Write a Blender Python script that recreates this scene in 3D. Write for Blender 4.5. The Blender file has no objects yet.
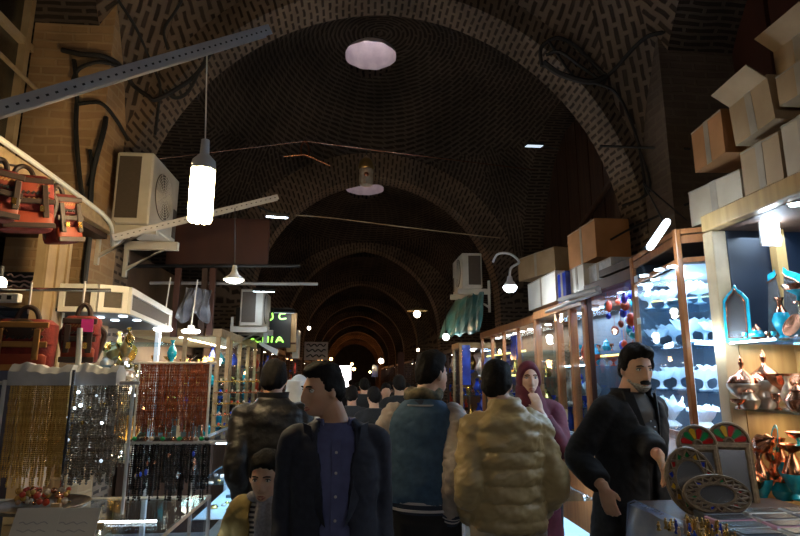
import bpy, bmesh, math, random
from mathutils import Vector, Matrix, noise
R = math.radians
PI = math.pi
V = Vector
rnd = random.Random(7)
scene = bpy.context.scene
col = scene.collection

# ------------------------------------------------------------------ camera
F = 560.0; TH = R(11); PS = R(4.9); CH = 1.6
cam_d = bpy.data.cameras.new('camera'); cam = bpy.data.objects.new('camera', cam_d); col.objects.link(cam)
cam.location = (0, 0, CH); cam.rotation_euler = (PI/2+TH, 0, -PS)
cam_d.sensor_width = 36; cam_d.lens = 36*F/800; cam_d.clip_start = .05; cam_d.clip_end = 300
scene.camera = cam

def ray(px, py):
    x = (px-400)/F; y = (268-py)/F
    f = math.cos(TH)-y*math.sin(TH); z = math.sin(TH)+y*math.cos(TH)
    return V((x*math.cos(PS)+f*math.sin(PS), f*math.cos(PS)-x*math.sin(PS), z))
def at(px, py, Y=None, X=None, Z=None):
    d = ray(px, py)
    t = Y/d.y if Y is not None else X/d.x if X is not None else (Z-CH)/d.z
    return V((0, 0, CH))+d*t

# ------------------------------------------------------------------ objects
def tag(o, label=None, cat=None, group=None, kind=None):
    if label: o['label'] = label
    if cat: o['category'] = cat
    if group: o['group'] = group
    if kind: o['kind'] = kind
    return o
def thing(name, label, cat, loc=(0,0,0), rz=0, group=None):
    o = bpy.data.objects.new(name, None); col.objects.link(o)
    o.location = loc; o.rotation_euler = (0, 0, rz); o.empty_display_size = .1
    return tag(o, label, cat, group)
def copy_tree(o, parent=None):
    c = o.copy(); col.objects.link(c)
    if parent: c.parent = parent
    for ch in o.children: copy_tree(ch, c)
    return c

class MB:
    def __init__(s): s.v = []; s.f = []; s.m = []; s.uv = []
    def add(s, vs, fs, m=0, uvs=None):
        k = len(s.v); s.v += [tuple(p) for p in vs]
        for i, f in enumerate(fs):
            s.f.append([k+j for j in f]); s.m.append(m)
            if uvs: s.uv.append(uvs[i])
    def box(s, c, d, m=0, rot=None):
        x, y, z = d[0]/2, d[1]/2, d[2]/2
        P = [V(p) for p in ((-x,-y,-z),(x,-y,-z),(x,y,-z),(-x,y,-z),(-x,-y,z),(x,-y,z),(x,y,z),(-x,y,z))]
        if rot is not None: P = [rot @ p for p in P]
        c = V(c)
        s.add([c+p for p in P], [(0,3,2,1),(4,5,6,7),(0,1,5,4),(1,2,6,5),(2,3,7,6),(3,0,4,7)], m)
        return s
    def b2(s, a, b, m=0):
        return s.box([(a[i]+b[i])/2 for i in range(3)], [abs(b[i]-a[i]) for i in range(3)], m)
    def rings(s, rs, m=0, cap=True, closed=True):
        n = len(rs[0]); vs = [p for r in rs for p in r]; fs = []
        for i in range(len(rs)-1):
            for j in range(n if closed else n-1):
                k = (j+1) % n
                fs.append((i*n+j, i*n+k, (i+1)*n+k, (i+1)*n+j))
        if cap:
            fs.append(tuple(range(n-1, -1, -1))); b = (len(rs)-1)*n; fs.append(tuple(range(b, b+n)))
        s.add(vs, fs, m); return s
    def tube(s, pts, r, n=8, m=0, flat=1.0, rnd_ends=False):
        pts = [V(p) for p in pts]; k = len(pts)
        rr = list(r) if isinstance(r, (list, tuple)) else [r]*k
        T = []
        for i in range(k):
            t = pts[min(i+1, k-1)]-pts[max(i-1, 0)]
            T.append(t.normalized() if t.length > 1e-9 else V((0,0,1)))
        if rnd_ends:
            a = pts[0]; b = pts[-1]
            pre = [(a-T[0]*rr[0]*.85, rr[0]*.45, T[0]), (a-T[0]*rr[0]*.55, rr[0]*.8, T[0])]
            post = [(b+T[-1]*rr[-1]*.55, rr[-1]*.8, T[-1]), (b+T[-1]*rr[-1]*.85, rr[-1]*.45, T[-1])]
            L = pre+[(pts[i], rr[i], T[i]) for i in range(k)]+post
        else: L = [(pts[i], rr[i], T[i]) for i in range(k)]
        up = V((0,0,1)) if abs(L[0][2].z) < .9 else V((0,1,0))
        u = L[0][2].cross(up).normalized(); rs = []
        for p, q, t in L:
            u = (u-t*u.dot(t)).normalized(); w = t.cross(u)
            rs.append([p+u*math.cos(2*PI*j/n)*q+w*math.sin(2*PI*j/n)*q*flat for j in range(n)])
        return s.rings(rs, m)
    def cyl(s, a, b, r, n=12, m=0): return s.tube([a, b], r, n, m)
    def lathe(s, prof, c=(0,0,0), n=20, m=0, mod=None, axis=None):
        c = V(c); rs = []
        for r, z in prof:
            L = []
            for j in range(n):
                a = 2*PI*j/n; q, zz = (mod(r, z, a) if mod else (r, z))
                p = V((q*math.cos(a), q*math.sin(a), zz))
                if axis is not None: p = axis @ p
                L.append(c+p)
            rs.append(L)
        return s.rings(rs, m)
    def ball(s, c, r, n=10, m=0, sc=(1,1,1), rot=None):
        c = V(c); rs = []
        k = max(4, n//2+1)
        for i in range(k+1):
            a = -PI/2+PI*(.04+.92*i/k)
            L = []
            for j in range(n):
                p = V((math.cos(a)*math.cos(2*PI*j/n)*sc[0], math.cos(a)*math.sin(2*PI*j/n)*sc[1], math.sin(a)*sc[2]))*r
                L.append(c+(rot @ p if rot is not None else p))
            rs.append(L)
        return s.rings(rs, m)
    def prism(s, poly, a, b, m=0):
        """poly: list of 3D points; extruded by vector b-a"""
        d = V(b)-V(a); P = [V(p) for p in poly]; n = len(P)
        s.add(P+[p+d for p in P], [tuple(range(n-1,-1,-1)), tuple(range(n, 2*n))]+[(i,(i+1)%n,n+(i+1)%n,n+i) for i in range(n)], m)
        return s
    def quad(s, pts, m=0): s.add(pts, [(0,1,2,3)], m); return s
    def mesh(s, name, mats):
        me = bpy.data.meshes.new(name); me.from_pydata(s.v, [], s.f)
        for mm in (mats if isinstance(mats, (list, tuple)) else [mats]): me.materials.append(mm)
        me.polygons.foreach_set('material_index', s.m)
        if s.uv and len(s.uv) == len(s.f):
            L = me.uv_layers.new(name='UVMap'); flat = []
            for u in s.uv:
                for q in u: flat += [q[0], q[1]]
            L.data.foreach_set('uv', flat)
        me.update(); return me
    def build(s, name, mats, parent=None, smooth=True, loc=None, fix=False):
        me = s.mesh(name, mats)
        if fix or not s.uv:
            bm = bmesh.new(); bm.from_mesh(me); bmesh.ops.recalc_face_normals(bm, faces=bm.faces); bm.to_mesh(me); bm.free()
        if smooth:
            me.polygons.foreach_set('use_smooth', [True]*len(me.polygons))
            try: me.set_sharp_from_angle(angle=R(42))
            except Exception: pass
        o = bpy.data.objects.new(name, me); col.objects.link(o)
        if parent: o.parent = parent
        if loc is not None: o.location = loc
        return o

def bezel(o, w=.004, seg=1):
    md = o.modifiers.new('bevel', 'BEVEL'); md.width = w; md.segments = seg; md.limit_method = 'ANGLE'; return o
def remesh(o, vox):
    md = o.modifiers.new('r', 'REMESH'); md.mode = 'VOXEL'; md.voxel_size = vox; md.use_smooth_shade = True
    dg = bpy.context.evaluated_depsgraph_get()
    me = bpy.data.meshes.new_from_object(o.evaluated_get(dg)); old = o.data
    o.modifiers.clear(); mats = list(old.materials); o.data = me
    me.materials.clear()
    for m in mats: me.materials.append(m)
    me.polygons.foreach_set('material_index', [0]*len(me.polygons))
    me.polygons.foreach_set('use_smooth', [True]*len(me.polygons))
    return o
def cat_rom(P, k):
    """points through P, k per span"""
    P = [V(p) for p in P]; out = []
    for i in range(len(P)-1):
        a = P[max(i-1,0)]; b = P[i]; c = P[i+1]; d = P[min(i+2, len(P)-1)]
        for j in range(k):
            t = j/k
            out.append(.5*((2*b)+(c-a)*t+(2*a-5*b+4*c-d)*t*t+(3*b-a-3*c+d)*t**3))
    out.append(P[-1]); return out
def sstep(x, a, b):
    t = min(1, max(0, (x-a)/(b-a))); return t*t*(3-2*t)
def lerp(a, b, t): return a+(b-a)*t
def interp(x, tab):
    if x <= tab[0][0]: return tab[0][1]
    for (a, p), (b, q) in zip(tab, tab[1:]):
        if x <= b: return p+(q-p)*(x-a)/(b-a)
    return tab[-1][1]

# ------------------------------------------------------------------ materials
def pm(name, c1, c2=None, scale=6, rough=.6, metal=0, bump=0, bscale=None, emit=None, es=0, stretch=None, spec=.5, trans=0, coat=0, sub=0):
    m = bpy.data.materials.new(name); m.use_nodes = True; nt = m.node_tree; b = nt.nodes['Principled BSDF']
    b.inputs['Roughness'].default_value = rough; b.inputs['Metallic'].default_value = metal
    b.inputs['Specular IOR Level'].default_value = spec
    if trans: b.inputs['Transmission Weight'].default_value = trans
    if coat: b.inputs['Coat Weight'].default_value = coat
    if sub:
        b.inputs['Subsurface Weight'].default_value = sub; b.inputs['Subsurface Scale'].default_value = .02
    if c2 is None: c2 = tuple(x*.72 for x in c1)
    tc = nt.nodes.new('ShaderNodeTexCoord'); mp = nt.nodes.new('ShaderNodeMapping')
    nt.links.new(tc.outputs['Object'], mp.inputs['Vector'])
    if stretch: mp.inputs['Scale'].default_value = stretch
    n = nt.nodes.new('ShaderNodeTexNoise'); n.inputs['Scale'].default_value = scale; n.inputs['Detail'].default_value = 5
    nt.links.new(mp.outputs[0], n.inputs['Vector'])
    r = nt.nodes.new('ShaderNodeValToRGB'); r.color_ramp.elements[0].position = .35; r.color_ramp.elements[1].position = .68
    r.color_ramp.elements[0].color = (*c2, 1); r.color_ramp.elements[1].color = (*c1, 1)
    nt.links.new(n.outputs['Fac'], r.inputs[0]); nt.links.new(r.outputs[0], b.inputs['Base Color'])
    if bump:
        n2 = nt.nodes.new('ShaderNodeTexNoise'); n2.inputs['Scale'].default_value = bscale or scale*6; n2.inputs['Detail'].default_value = 3
        nt.links.new(mp.outputs[0], n2.inputs['Vector'])
        bp = nt.nodes.new('ShaderNodeBump'); bp.inputs['Strength'].default_value = bump; bp.inputs['Distance'].default_value = .01
        nt.links.new(n2.outputs['Fac'], bp.inputs['Height']); nt.links.new(bp.outputs[0], b.inputs['Normal'])
    if emit:
        b.inputs['Emission Color'].default_value = (*emit, 1); b.inputs['Emission Strength'].default_value = es
    return m
def glow(name, c, s): return pm(name, (.8,.8,.8), emit=c, es=s)
def thin_glass(name, tint=(.93,.97,1), refl=.018, rough=.02):
    m = bpy.data.materials.new(name); m.use_nodes = True; nt = m.node_tree; nt.nodes.clear()
    out = nt.nodes.new('ShaderNodeOutputMaterial'); mx = nt.nodes.new('ShaderNodeMixShader')
    t = nt.nodes.new('ShaderNodeBsdfTransparent'); t.inputs[0].default_value = (*tint, 1)
    g = nt.nodes.new('ShaderNodeBsdfGlossy'); g.inputs['Roughness'].default_value = rough; g.inputs[0].default_value = (.9,.95,1,1)
    lw = nt.nodes.new('ShaderNodeLayerWeight'); lw.inputs[0].default_value = .25
    ma = nt.nodes.new('ShaderNodeMath'); ma.operation = 'MULTIPLY_ADD'; ma.inputs[1].default_value = .22; ma.inputs[2].default_value = refl
    nt.links.new(lw.outputs['Fresnel'], ma.inputs[0]); nt.links.new(ma.outputs[0], mx.inputs[0])
    nt.links.new(t.outputs[0], mx.inputs[1]); nt.links.new(g.outputs[0], mx.inputs[2]); nt.links.new(mx.outputs[0], out.inputs[0])
    return m
def brick_uv(name, brick, brick2, mortar, bw=.22, bh=.085, ms=.3, bump=.6, dirt=.6):
    m = bpy.data.materials.new(name); m.use_nodes = True; nt = m.node_tree; b = nt.nodes['Principled BSDF']
    b.inputs['Roughness'].default_value = .85; b.inputs['Specular IOR Level'].default_value = .25
    uv = nt.nodes.new('ShaderNodeUVMap'); br = nt.nodes.new('ShaderNodeTexBrick')
    tc = nt.nodes.new('ShaderNodeTexCoord')
    nz = nt.nodes.new('ShaderNodeTexNoise'); nz.inputs['Scale'].default_value = 3.5; nt.links.new(tc.outputs['Object'], nz.inputs['Vector'])
    ad = nt.nodes.new('ShaderNodeVectorMath'); ad.operation = 'MULTIPLY_ADD'; ad.inputs[1].default_value = (.05,.05,0)
    nt.links.new(nz.outputs['Color'], ad.inputs[0]); nt.links.new(uv.outputs[0], ad.inputs[2]); nt.links.new(ad.outputs[0], br.inputs['Vector'])
    br.inputs['Scale'].default_value = 1; br.inputs['Brick Width'].default_value = bw; br.inputs['Row Height'].default_value = bh
    br.inputs['Mortar Size'].default_value = bh*ms*.5; br.inputs['Mortar Smooth'].default_value = .35
    br.inputs['Color1'].default_value = (*brick, 1); br.inputs['Color2'].default_value = (*brick2, 1); br.inputs['Mortar'].default_value = (*mortar, 1)
    n = nt.nodes.new('ShaderNodeTexNoise'); n.inputs['Scale'].default_value = 1.1; n.inputs['Detail'].default_value = 6
    nt.links.new(tc.outputs['Object'], n.inputs['Vector'])
    rp = nt.nodes.new('ShaderNodeValToRGB'); rp.color_ramp.elements[0].position = .3; rp.color_ramp.elements[1].position = .7
    d = 1-dirt; rp.color_ramp.elements[0].color = (d,d,d,1); rp.color_ramp.elements[1].color = (1.1,1.05,1,1)
    nt.links.new(n.outputs['Fac'], rp.inputs[0])
    mu = nt.nodes.new('ShaderNodeMix'); mu.data_type = 'RGBA'; mu.blend_type = 'MULTIPLY'; mu.inputs[0].default_value = 1
    nt.links.new(br.outputs['Color'], mu.inputs[6]); nt.links.new(rp.outputs[0], mu.inputs[7]); nt.links.new(mu.outputs[2], b.inputs['Base Color'])
    bp = nt.nodes.new('ShaderNodeBump'); bp.inputs['Strength'].default_value = bump; bp.inputs['Distance'].default_value = .02
    n3 = nt.nodes.new('ShaderNodeTexNoise'); n3.inputs['Scale'].default_value = 25; nt.links.new(tc.outputs['Object'], n3.inputs['Vector'])
    mm = nt.nodes.new('ShaderNodeMath'); mm.operation = 'MULTIPLY_ADD'; mm.inputs[1].default_value = .25
    nt.links.new(n3.outputs['Fac'], mm.inputs[0]); nt.links.new(br.outputs['Fac'], mm.inputs[2]); nt.links.new(mm.outputs[0], bp.inputs['Height'])
    nt.links.new(bp.outputs[0], b.inputs['Normal']); return m

K = dict(
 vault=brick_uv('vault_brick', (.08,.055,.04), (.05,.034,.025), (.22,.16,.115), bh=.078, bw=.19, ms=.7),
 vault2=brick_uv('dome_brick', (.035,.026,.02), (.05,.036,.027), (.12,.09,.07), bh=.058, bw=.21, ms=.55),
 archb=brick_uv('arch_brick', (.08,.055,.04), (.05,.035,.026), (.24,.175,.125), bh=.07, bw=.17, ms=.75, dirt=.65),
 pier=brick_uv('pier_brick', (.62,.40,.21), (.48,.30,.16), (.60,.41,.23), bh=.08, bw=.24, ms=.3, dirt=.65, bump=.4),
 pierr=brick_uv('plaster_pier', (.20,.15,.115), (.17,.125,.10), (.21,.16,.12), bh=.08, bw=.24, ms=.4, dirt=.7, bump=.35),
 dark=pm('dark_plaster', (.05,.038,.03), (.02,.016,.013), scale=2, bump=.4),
 darkwood=pm('dark_wood', (.075,.036,.02), (.04,.018,.01), scale=3, stretch=(6,6,.6), bump=.2),
 redwood=pm('red_brown_board', (.09,.028,.016), (.06,.02,.012), scale=3, stretch=(1,1,.4)),
 wood=pm('honey_wood', (.45,.29,.11), (.33,.19,.07), scale=4, stretch=(5,5,.5), rough=.4, bump=.1, coat=.3),
 woodo=pm('orange_wood', (.42,.16,.05), (.28,.095,.03), scale=4, stretch=(5,5,.5), rough=.35, coat=.4),
 cream=pm('cream_paint', (.50,.37,.21), (.36,.25,.13), scale=5, rough=.5),
 timber=pm('raw_timber', (.42,.30,.16), (.30,.2,.1), scale=4, stretch=(.6,5,5), bump=.3),
 white=pm('white_paint', (.78,.76,.7), (.68,.65,.58), scale=4, rough=.45),
 whiteplastic=pm('white_plastic', (.72,.74,.76), (.6,.62,.64), scale=5, rough=.4),
 ac=pm('ac_casing', (.62,.57,.48), (.5,.45,.37), scale=4, rough=.5),
 acdark=pm('ac_fins', (.10,.07,.05), (.06,.045,.03), scale=30, stretch=(1,1,20)),
 steel=pm('galvanised_steel', (.52,.50,.50), (.42,.41,.42), scale=8, rough=.45, metal=.1),
 chrome=pm('chrome', (.8,.82,.85), rough=.15, metal=1),
 black=pm('black_plastic', (.015,.015,.016), (.01,.01,.01), rough=.5),
 cable=pm('black_cable', (.02,.017,.015), rough=.7),
 floor=pm('stone_floor', (.34,.35,.37), (.22,.23,.25), scale=3, rough=.35, bump=.05),
 glass=thin_glass('shop_glass'), gshelf=thin_glass('shelf_glass', (.72,.88,.95), .16, .08), dglass=thin_glass('dark_window_glass', (.25,.27,.25), .25, .25),
 mirror=pm('mirror_glass', (.42,.42,.42), (.34,.34,.35), rough=.22, metal=.85),
 card=pm('cardboard', (.36,.24,.13), (.28,.18,.09), scale=5, rough=.8), cardw=pm('pale_cardboard', (.44,.36,.25), (.36,.28,.19), scale=5, rough=.8),
 cardo=pm('orange_cardboard', (.42,.19,.07), (.34,.15,.05), scale=5, rough=.8), tape=pm('packing_tape', (.35,.28,.2), rough=.3),
 red=pm('red_kilim', (.22,.018,.012), (.10,.008,.008), scale=20, rough=.8, bump=.3), orange=pm('orange_leather', (.30,.045,.012), (.20,.025,.008), scale=12, rough=.5),
 dleather=pm('dark_leather', (.04,.02,.013), rough=.5), tan=pm('tan_leather', (.4,.2,.05), rough=.55), pink=pm('pink_tag', (.9,.05,.4), rough=.6),
 gold=pm('gold', (.9,.62,.2), (.6,.38,.1), rough=.25, metal=1), brass=pm('old_brass', (.5,.36,.15), (.3,.2,.08), rough=.35, metal=.9),
 copper=pm('copper', (.86,.42,.26), (.6,.26,.15), rough=.22, metal=1), silver=pm('tinned_copper', (.72,.66,.56), (.5,.36,.26), scale=14, rough=.3, metal=.65),
 turq=pm('turquoise_enamel', (.02,.42,.55), (.01,.28,.4), scale=30, rough=.25, coat=.5),
 milk=pm('milk_glass', (.92,.95,.97), (.8,.88,.93), rough=.2, coat=.3),
 amber=pm('amber_beads', (.75,.50,.14), (.50,.30,.07), scale=40, rough=.2, coat=.5), crystal=pm('crystal_beads', (.75,.7,.62), (.35,.3,.25), scale=60, rough=.1, metal=.7),
 brownbead=pm('brown_beads', (.27,.07,.03), (.16,.035,.015), scale=40, rough=.25, coat=.4), blackbead=pm('black_beads', (.02,.016,.018), (.01,.01,.01), scale=40, rough=.15, coat=.6),
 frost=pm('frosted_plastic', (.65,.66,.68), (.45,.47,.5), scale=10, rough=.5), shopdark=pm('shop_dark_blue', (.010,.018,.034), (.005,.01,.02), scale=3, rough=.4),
 shopbrown=pm('shop_back_brown', (.16,.09,.05), (.09,.05,.03), scale=3), shopblue=pm('shop_back_blue', (.12,.16,.21), (.07,.08,.10), scale=3, rough=.4),
 greysheet=pm('grey_sheet', (.22,.23,.25), (.1,.1,.12), scale=8, rough=.35), gpaper=pm('grey_paper', (.5,.5,.52), (.35,.37,.4), scale=20), blue=pm('cobalt_blue', (.03,.08,.6), (.02,.04,.3), rough=.2, coat=.5), purple=pm('purple_glass', (.12,.05,.4), rough=.2, coat=.5),
 vermil=pm('vermilion', (.75,.09,.03), (.5,.05,.02), rough=.4), green=pm('green_glass', (.02,.3,.1), rough=.2, coat=.5), yellow=pm('yellow_glass', (.8,.5,.04), rough=.2, coat=.5),
 inlay=pm('inlaid_wood', (.26,.19,.11), (.15,.1,.055), scale=60, rough=.4), tarp=pm('teal_tarpaulin', (.04,.2,.22), (.08,.12,.1), scale=4, rough=.3, bump=.4),
 w_warm=glow('warm_lamp', (1,.80,.42), 26), w_white=glow('white_lamp', (.96,.95,.9), 14), w_cool=glow('cool_led', (.72,.87,1), 12), w_soft=glow('cool_spot', (.75,.88,1), 6),
 w_orange=glow('orange_bulb', (1,.5,.18), 18), w_bulb=glow('bulb', (1,.85,.62), 16), w_dim=glow('dim_led', (.6,.72,.85), 1.2), w_yel=glow('yellow_led', (1,.8,.15), 3.0), neon=glow('green_neon', (.35,1,.05), 1.6),
 shaft=pm('shaft_plaster', (.8,.72,.72), (.62,.55,.58), scale=5, bump=.9, bscale=9),
)
def translucent(m, f=.45, c=(.85,.93,1)):
    nt = m.node_tree; out = nt.nodes['Material Output']; b = nt.nodes['Principled BSDF']; t = nt.nodes.new('ShaderNodeBsdfTranslucent'); t.inputs[0].default_value = (*c,1)
    x = nt.nodes.new('ShaderNodeMixShader'); x.inputs[0].default_value = f; nt.links.new(b.outputs[0], x.inputs[1]); nt.links.new(t.outputs[0], x.inputs[2]); nt.links.new(x.outputs[0], out.inputs[0])
translucent(K['milk'])
def light(name, kind, loc, e, color, parent=None, size=.1, rot=None, sy=None):
    l = bpy.data.lights.new(name, kind); l.energy = e; l.color = color
    if kind == 'AREA':
        l.size = size
        if sy: l.shape = 'RECTANGLE'; l.size_y = sy
    else: l.shadow_soft_size = min(size, .035)
    o = bpy.data.objects.new(name, l); col.objects.link(o); o.location = loc
    if rot: o.rotation_euler = rot
    if parent:
        o.parent = parent; o.matrix_parent_inverse = parent.matrix_world.inverted() if False else Matrix.Translation(-parent.location)
    return o
WARM = (1,.72,.38); COOL = (.62,.8,1); WHITE = (.95,.95,.95)
# ------------------------------------------------------------------ the setting: vaulted brick hall
XC = .35; A0 = 2.6
def struct(o): o['kind'] = 'structure'; return o
BAYS = [  # y0,y1,zc,H,oculus r, detail
 (-4.6,.1,3.0,3.9,0), (.6,5.05,3.0,3.9,0), (5.5,9.4,2.95,3.62,.40), (9.8,14.5,2.8,3.25,.45), (15.0,19.0,2.7,3.0,0), (19.5,23.5,2.7,3.0,0),
 (24,28,2.7,3.0,0), (28.5,33,2.7,3.0,0), (33.5,38,2.7,3.0,0), (38.5,44.5,2.7,3.0,0), (45,51,2.7,3.0,0), (51.5,60,2.7,3.0,0)]
def zv(bay, x, y):
    y0, y1, zc, H, r = bay; a = A0*math.sqrt(2); b = (y1-y0)/2*math.sqrt(2)
    q = 1-((x-XC)/a)**2-((y-(y0+y1)/2)/b)**2
    return zc+H*math.sqrt(max(q, 0))
for bi, bay in enumerate(BAYS):
    y0, y1, zc, H, ro = bay; yc = (y0+y1)/2; hb = (y1-y0)/2
    near = bi in (1, 2, 3); NT = 128 if near else 48; NR = 44 if near else 12
    r0 = ro if ro else .02; OX, OY = (-.13, .5) if bi == 2 else ((-.1, .6) if bi == 3 else (0, 0))
    P = []; U = []
    for i in range(NR+1):
        t = i/NR; row = []; ur = []
        for j in range(NT+1):
            th = 2*PI*j/NT-PI/2; c, s = math.cos(th), math.sin(th)
            k = min(A0/abs(c) if abs(c) > 1e-6 else 1e9, hb/abs(s) if abs(s) > 1e-6 else 1e9)
            x = XC+lerp(r0*c+OX, k*c, t); y = yc+lerp(r0*s+OY, k*s, t)
            z = zv(bay, x, y); row.append((x, y, z)); rr = math.hypot(x-XC, y-yc)
            rho = math.hypot((x-XC)/A0, (y-yc)/hb)
            if rho < 1.0 or bi == 2 and rho < 1.08:
                arc = 3.3*math.asin(min(1, rr/3.75)); ur.append((th*max(rr, .5), arc, 0))
            else: ur.append(((x-XC), z, 1 + (0 if abs(abs(c)*k-A0) < 1e-3 else 1)))
        P.append(row); U.append(ur)
    mb = MB()
    for i in range(NR):
        for j in range(NT):
            q = [P[i][j], P[i][j+1], P[i+1][j+1], P[i+1][j]]; u = [U[i][j], U[i][j+1], U[i+1][j+1], U[i+1][j]]
            if all(w[2] == 0 for w in u): uv = [(w[0], w[1]) for w in u]
            else:
                x, y, z = [sum(w[k] for w in q)/4 for k in range(3)]
                # pendentives: diagonal herringbone fields split along the groin line
                sx = 1 if x > XC else -1; sy = 1 if y > yc else -1
                e = abs(x-XC)/A0-abs(y-yc)/hb
                ang = R(52)*sx if e > .10 else (-R(52)*sx if e < -.10 else 0)
                hl = lambda w: (w[0]-XC)*1.0+sx*sy*-(w[1]-yc)
                uv = []
                for w in q:
                    a, b = hl(w)*.7, w[2]
                    if ang == 0: uv.append((b, a))
                    else: uv.append((a*math.cos(ang)-b*math.sin(ang), a*math.sin(ang)+b*math.cos(ang)))
            mb.add(q, [(0,1,2,3)], 0, [uv])
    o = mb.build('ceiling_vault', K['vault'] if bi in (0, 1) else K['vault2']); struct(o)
    if ro:  # shaft to the sky
        s = MB(); n = 48; zb = zv(bay, XC+ro, yc)-.02
        rs = [[(XC+OX+math.cos(2*PI*j/n)*(ro*(1-.12*k/5)+.012*math.sin(7*j+k*2)), yc+OY+math.sin(2*PI*j/n)*(ro*(1-.12*k/5)+.012*math.cos(5*j+k)), zb-.02+k*(7.62-zb)/6) for j in range(n)] for k in range(7)]
        s.rings(rs, cap=False); struct(s.build('ceiling_shaft', K['shaft']))
# roof slabs, leaving the light shafts open
mb = MB()
ys = [-5.0]
for bay in BAYS:
    if bay[4]:
        yc = (bay[0]+bay[1])/2+(.5 if bay is BAYS[2] else .6); xo = XC+(-.13 if bay is BAYS[2] else -.1)
        mb.b2((-3.6, ys[-1], 7.5), (4.3, yc-.45, 7.6)); mb.b2((-3.6, yc-.45, 7.5), (xo-.45, yc+.45, 7.6)); mb.b2((xo+.45, yc-.45, 7.5), (4.3, yc+.45, 7.6)); ys.append(yc+.45)
mb.b2((-3.6, ys[-1], 7.5), (4.3, 61, 7.6)); struct(mb.build('ceiling_roof', K['dark'], smooth=False))

def arch_prof(c, w, zs, za, n=40):
    h = za-zs; e = (h*h-w*w)/(2*w); Rr = w+e; pts = []
    for i in range(n+1):
        x = -w*math.cos(PI*i/n); ex = abs(x)+e; z = zs+math.sqrt(max(0, Rr*Rr-ex*ex)); pts.append((c+x, z))
    return pts
ARCH = [(.1,.6,.35,2.5,2.9,5.55), (5.05,5.5,.35,2.5,2.9,5.5), (9.4,9.8,.42,2.12,2.8,5.07), (14.5,15.0,.3,2.0,2.7,4.95), (19,19.5,.3,1.95,2.6,4.75), (23.5,24,.3,1.9,2.6,4.6),
 (28,28.5,.3,1.9,2.6,4.6), (33,33.5,.3,1.9,2.6,4.6), (38,38.5,.3,1.9,2.6,4.6), (44.5,45,.3,1.9,2.6,4.6), (51,51.5,.3,1.9,2.6,4.5)]
for ai, (y0, y1, c, w, zs, za) in enumerate(ARCH):
    pr = arch_prof(c, w, zs, za); pr = [(c-w, 0)]+[(c-w, zs*k/6) for k in range(1, 6)]+pr+[(c+w, zs*(5-k)/6) for k in range(5)]+[(c+w, 0)]
    mb = MB(); ln = 0
    XL, XR, ZT = -3.5, 4.2, 7.5
    for i in range(len(pr)-1):
        (xa, za_), (xb, zb_) = pr[i], pr[i+1]; d = math.hypot(xb-xa, zb_-za_)
        mb.add([(xa,y0,za_),(xb,y0,zb_),(xb,y1,zb_),(xa,y1,za_)], [(0,1,2,3)], 0, [[(0,ln),(0,ln+d),(.5,ln+d),(.5,ln)]])
        def outp(x, z):  # push the profile outwards to the rectangular outline
            if z <= zs+1e-6 and abs(abs(x-c)-w) < 1e-4: return (XL if x < c else XR, z)
            dx, dz = x-c, z-1.2; t = min(((XR-c)/dx if dx > 0 else (XL-c)/dx) if abs(dx) > 1e-6 else 1e9, (ZT-1.2)/dz if dz > 0 else 1e9)
            return (c+dx*t, 1.2+dz*t)
        oa, ob = outp(xa, za_), outp(xb, zb_)
        def pol(p, q, d0):  # band: voussoirs standing on the arch line
            return None
        N = 6
        for k in range(N):
            s0, s1 = (k/N)**1.6, ((k+1)/N)**1.6
            A = [(lerp(xa,oa[0],s0),lerp(za_,oa[1],s0)),(lerp(xb,ob[0],s0),lerp(zb_,ob[1],s0)),(lerp(xb,ob[0],s1),lerp(zb_,ob[1],s1)),(lerp(xa,oa[0],s1),lerp(za_,oa[1],s1))]
            L0 = math.hypot(oa[0]-xa, oa[1]-za_)
            uvs = [[(L0*s0,ln),(L0*s0,ln+d),(L0*s1,ln+d),(L0*s1,ln)]]
            mb.add([(p[0],y0,p[1]) for p in A], [(0,3,2,1)], 0, [[uvs[0][0],uvs[0][3],uvs[0][2],uvs[0][1]]])
            mb.add([(p[0],y1,p[1]) for p in A], [(0,1,2,3)], 0, uvs)
        ln += d
    # piers are solid down the sides
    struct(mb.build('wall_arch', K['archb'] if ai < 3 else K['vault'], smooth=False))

def uvwall(mb, a, b, z0, z1, n=1, m=0):
    d = math.hypot(b[0]-a[0], b[1]-a[1])
    mb.add([(a[0],a[1],z0),(b[0],b[1],z0),(b[0],b[1],z1),(a[0],a[1],z1)], [(0,1,2,3)], m, [[(0,z0),(d,z0),(d,z1),(0,z1)]])
# side walls with the deep recess under each lateral arch
for side, x in (('left', -3.3), ('right', 4.0)):
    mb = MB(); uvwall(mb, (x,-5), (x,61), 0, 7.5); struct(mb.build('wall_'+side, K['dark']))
for bi, bay in enumerate(BAYS):
    y0, y1 = bay[0], bay[1]
    for x, xo in ((XC-A0, -3.3), (XC+A0, 4.0)):
        mb = MB(); n = 24; ln = 0
        for i in range(n):
            ya, yb = lerp(y0, y1, i/n), lerp(y0, y1, (i+1)/n); za, zb = zv(bay, x, ya), zv(bay, x, yb); d = math.hypot(yb-ya, zb-za)
            mb.add([(x,ya,za),(x,yb,zb),(xo,yb,zb),(xo,ya,za)], [(0,1,2,3)], 0, [[(0,ln),(0,ln+d),(.7,ln+d),(.7,ln)]]); ln += d
        struct(mb.build('ceiling_side_arch', K['vault2']))
mb = MB(); mb.b2((-3.6,-5.1,0),(4.3,-5.0,7.6)); struct(mb.build('wall_back', K['dark'], smooth=False))
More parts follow.
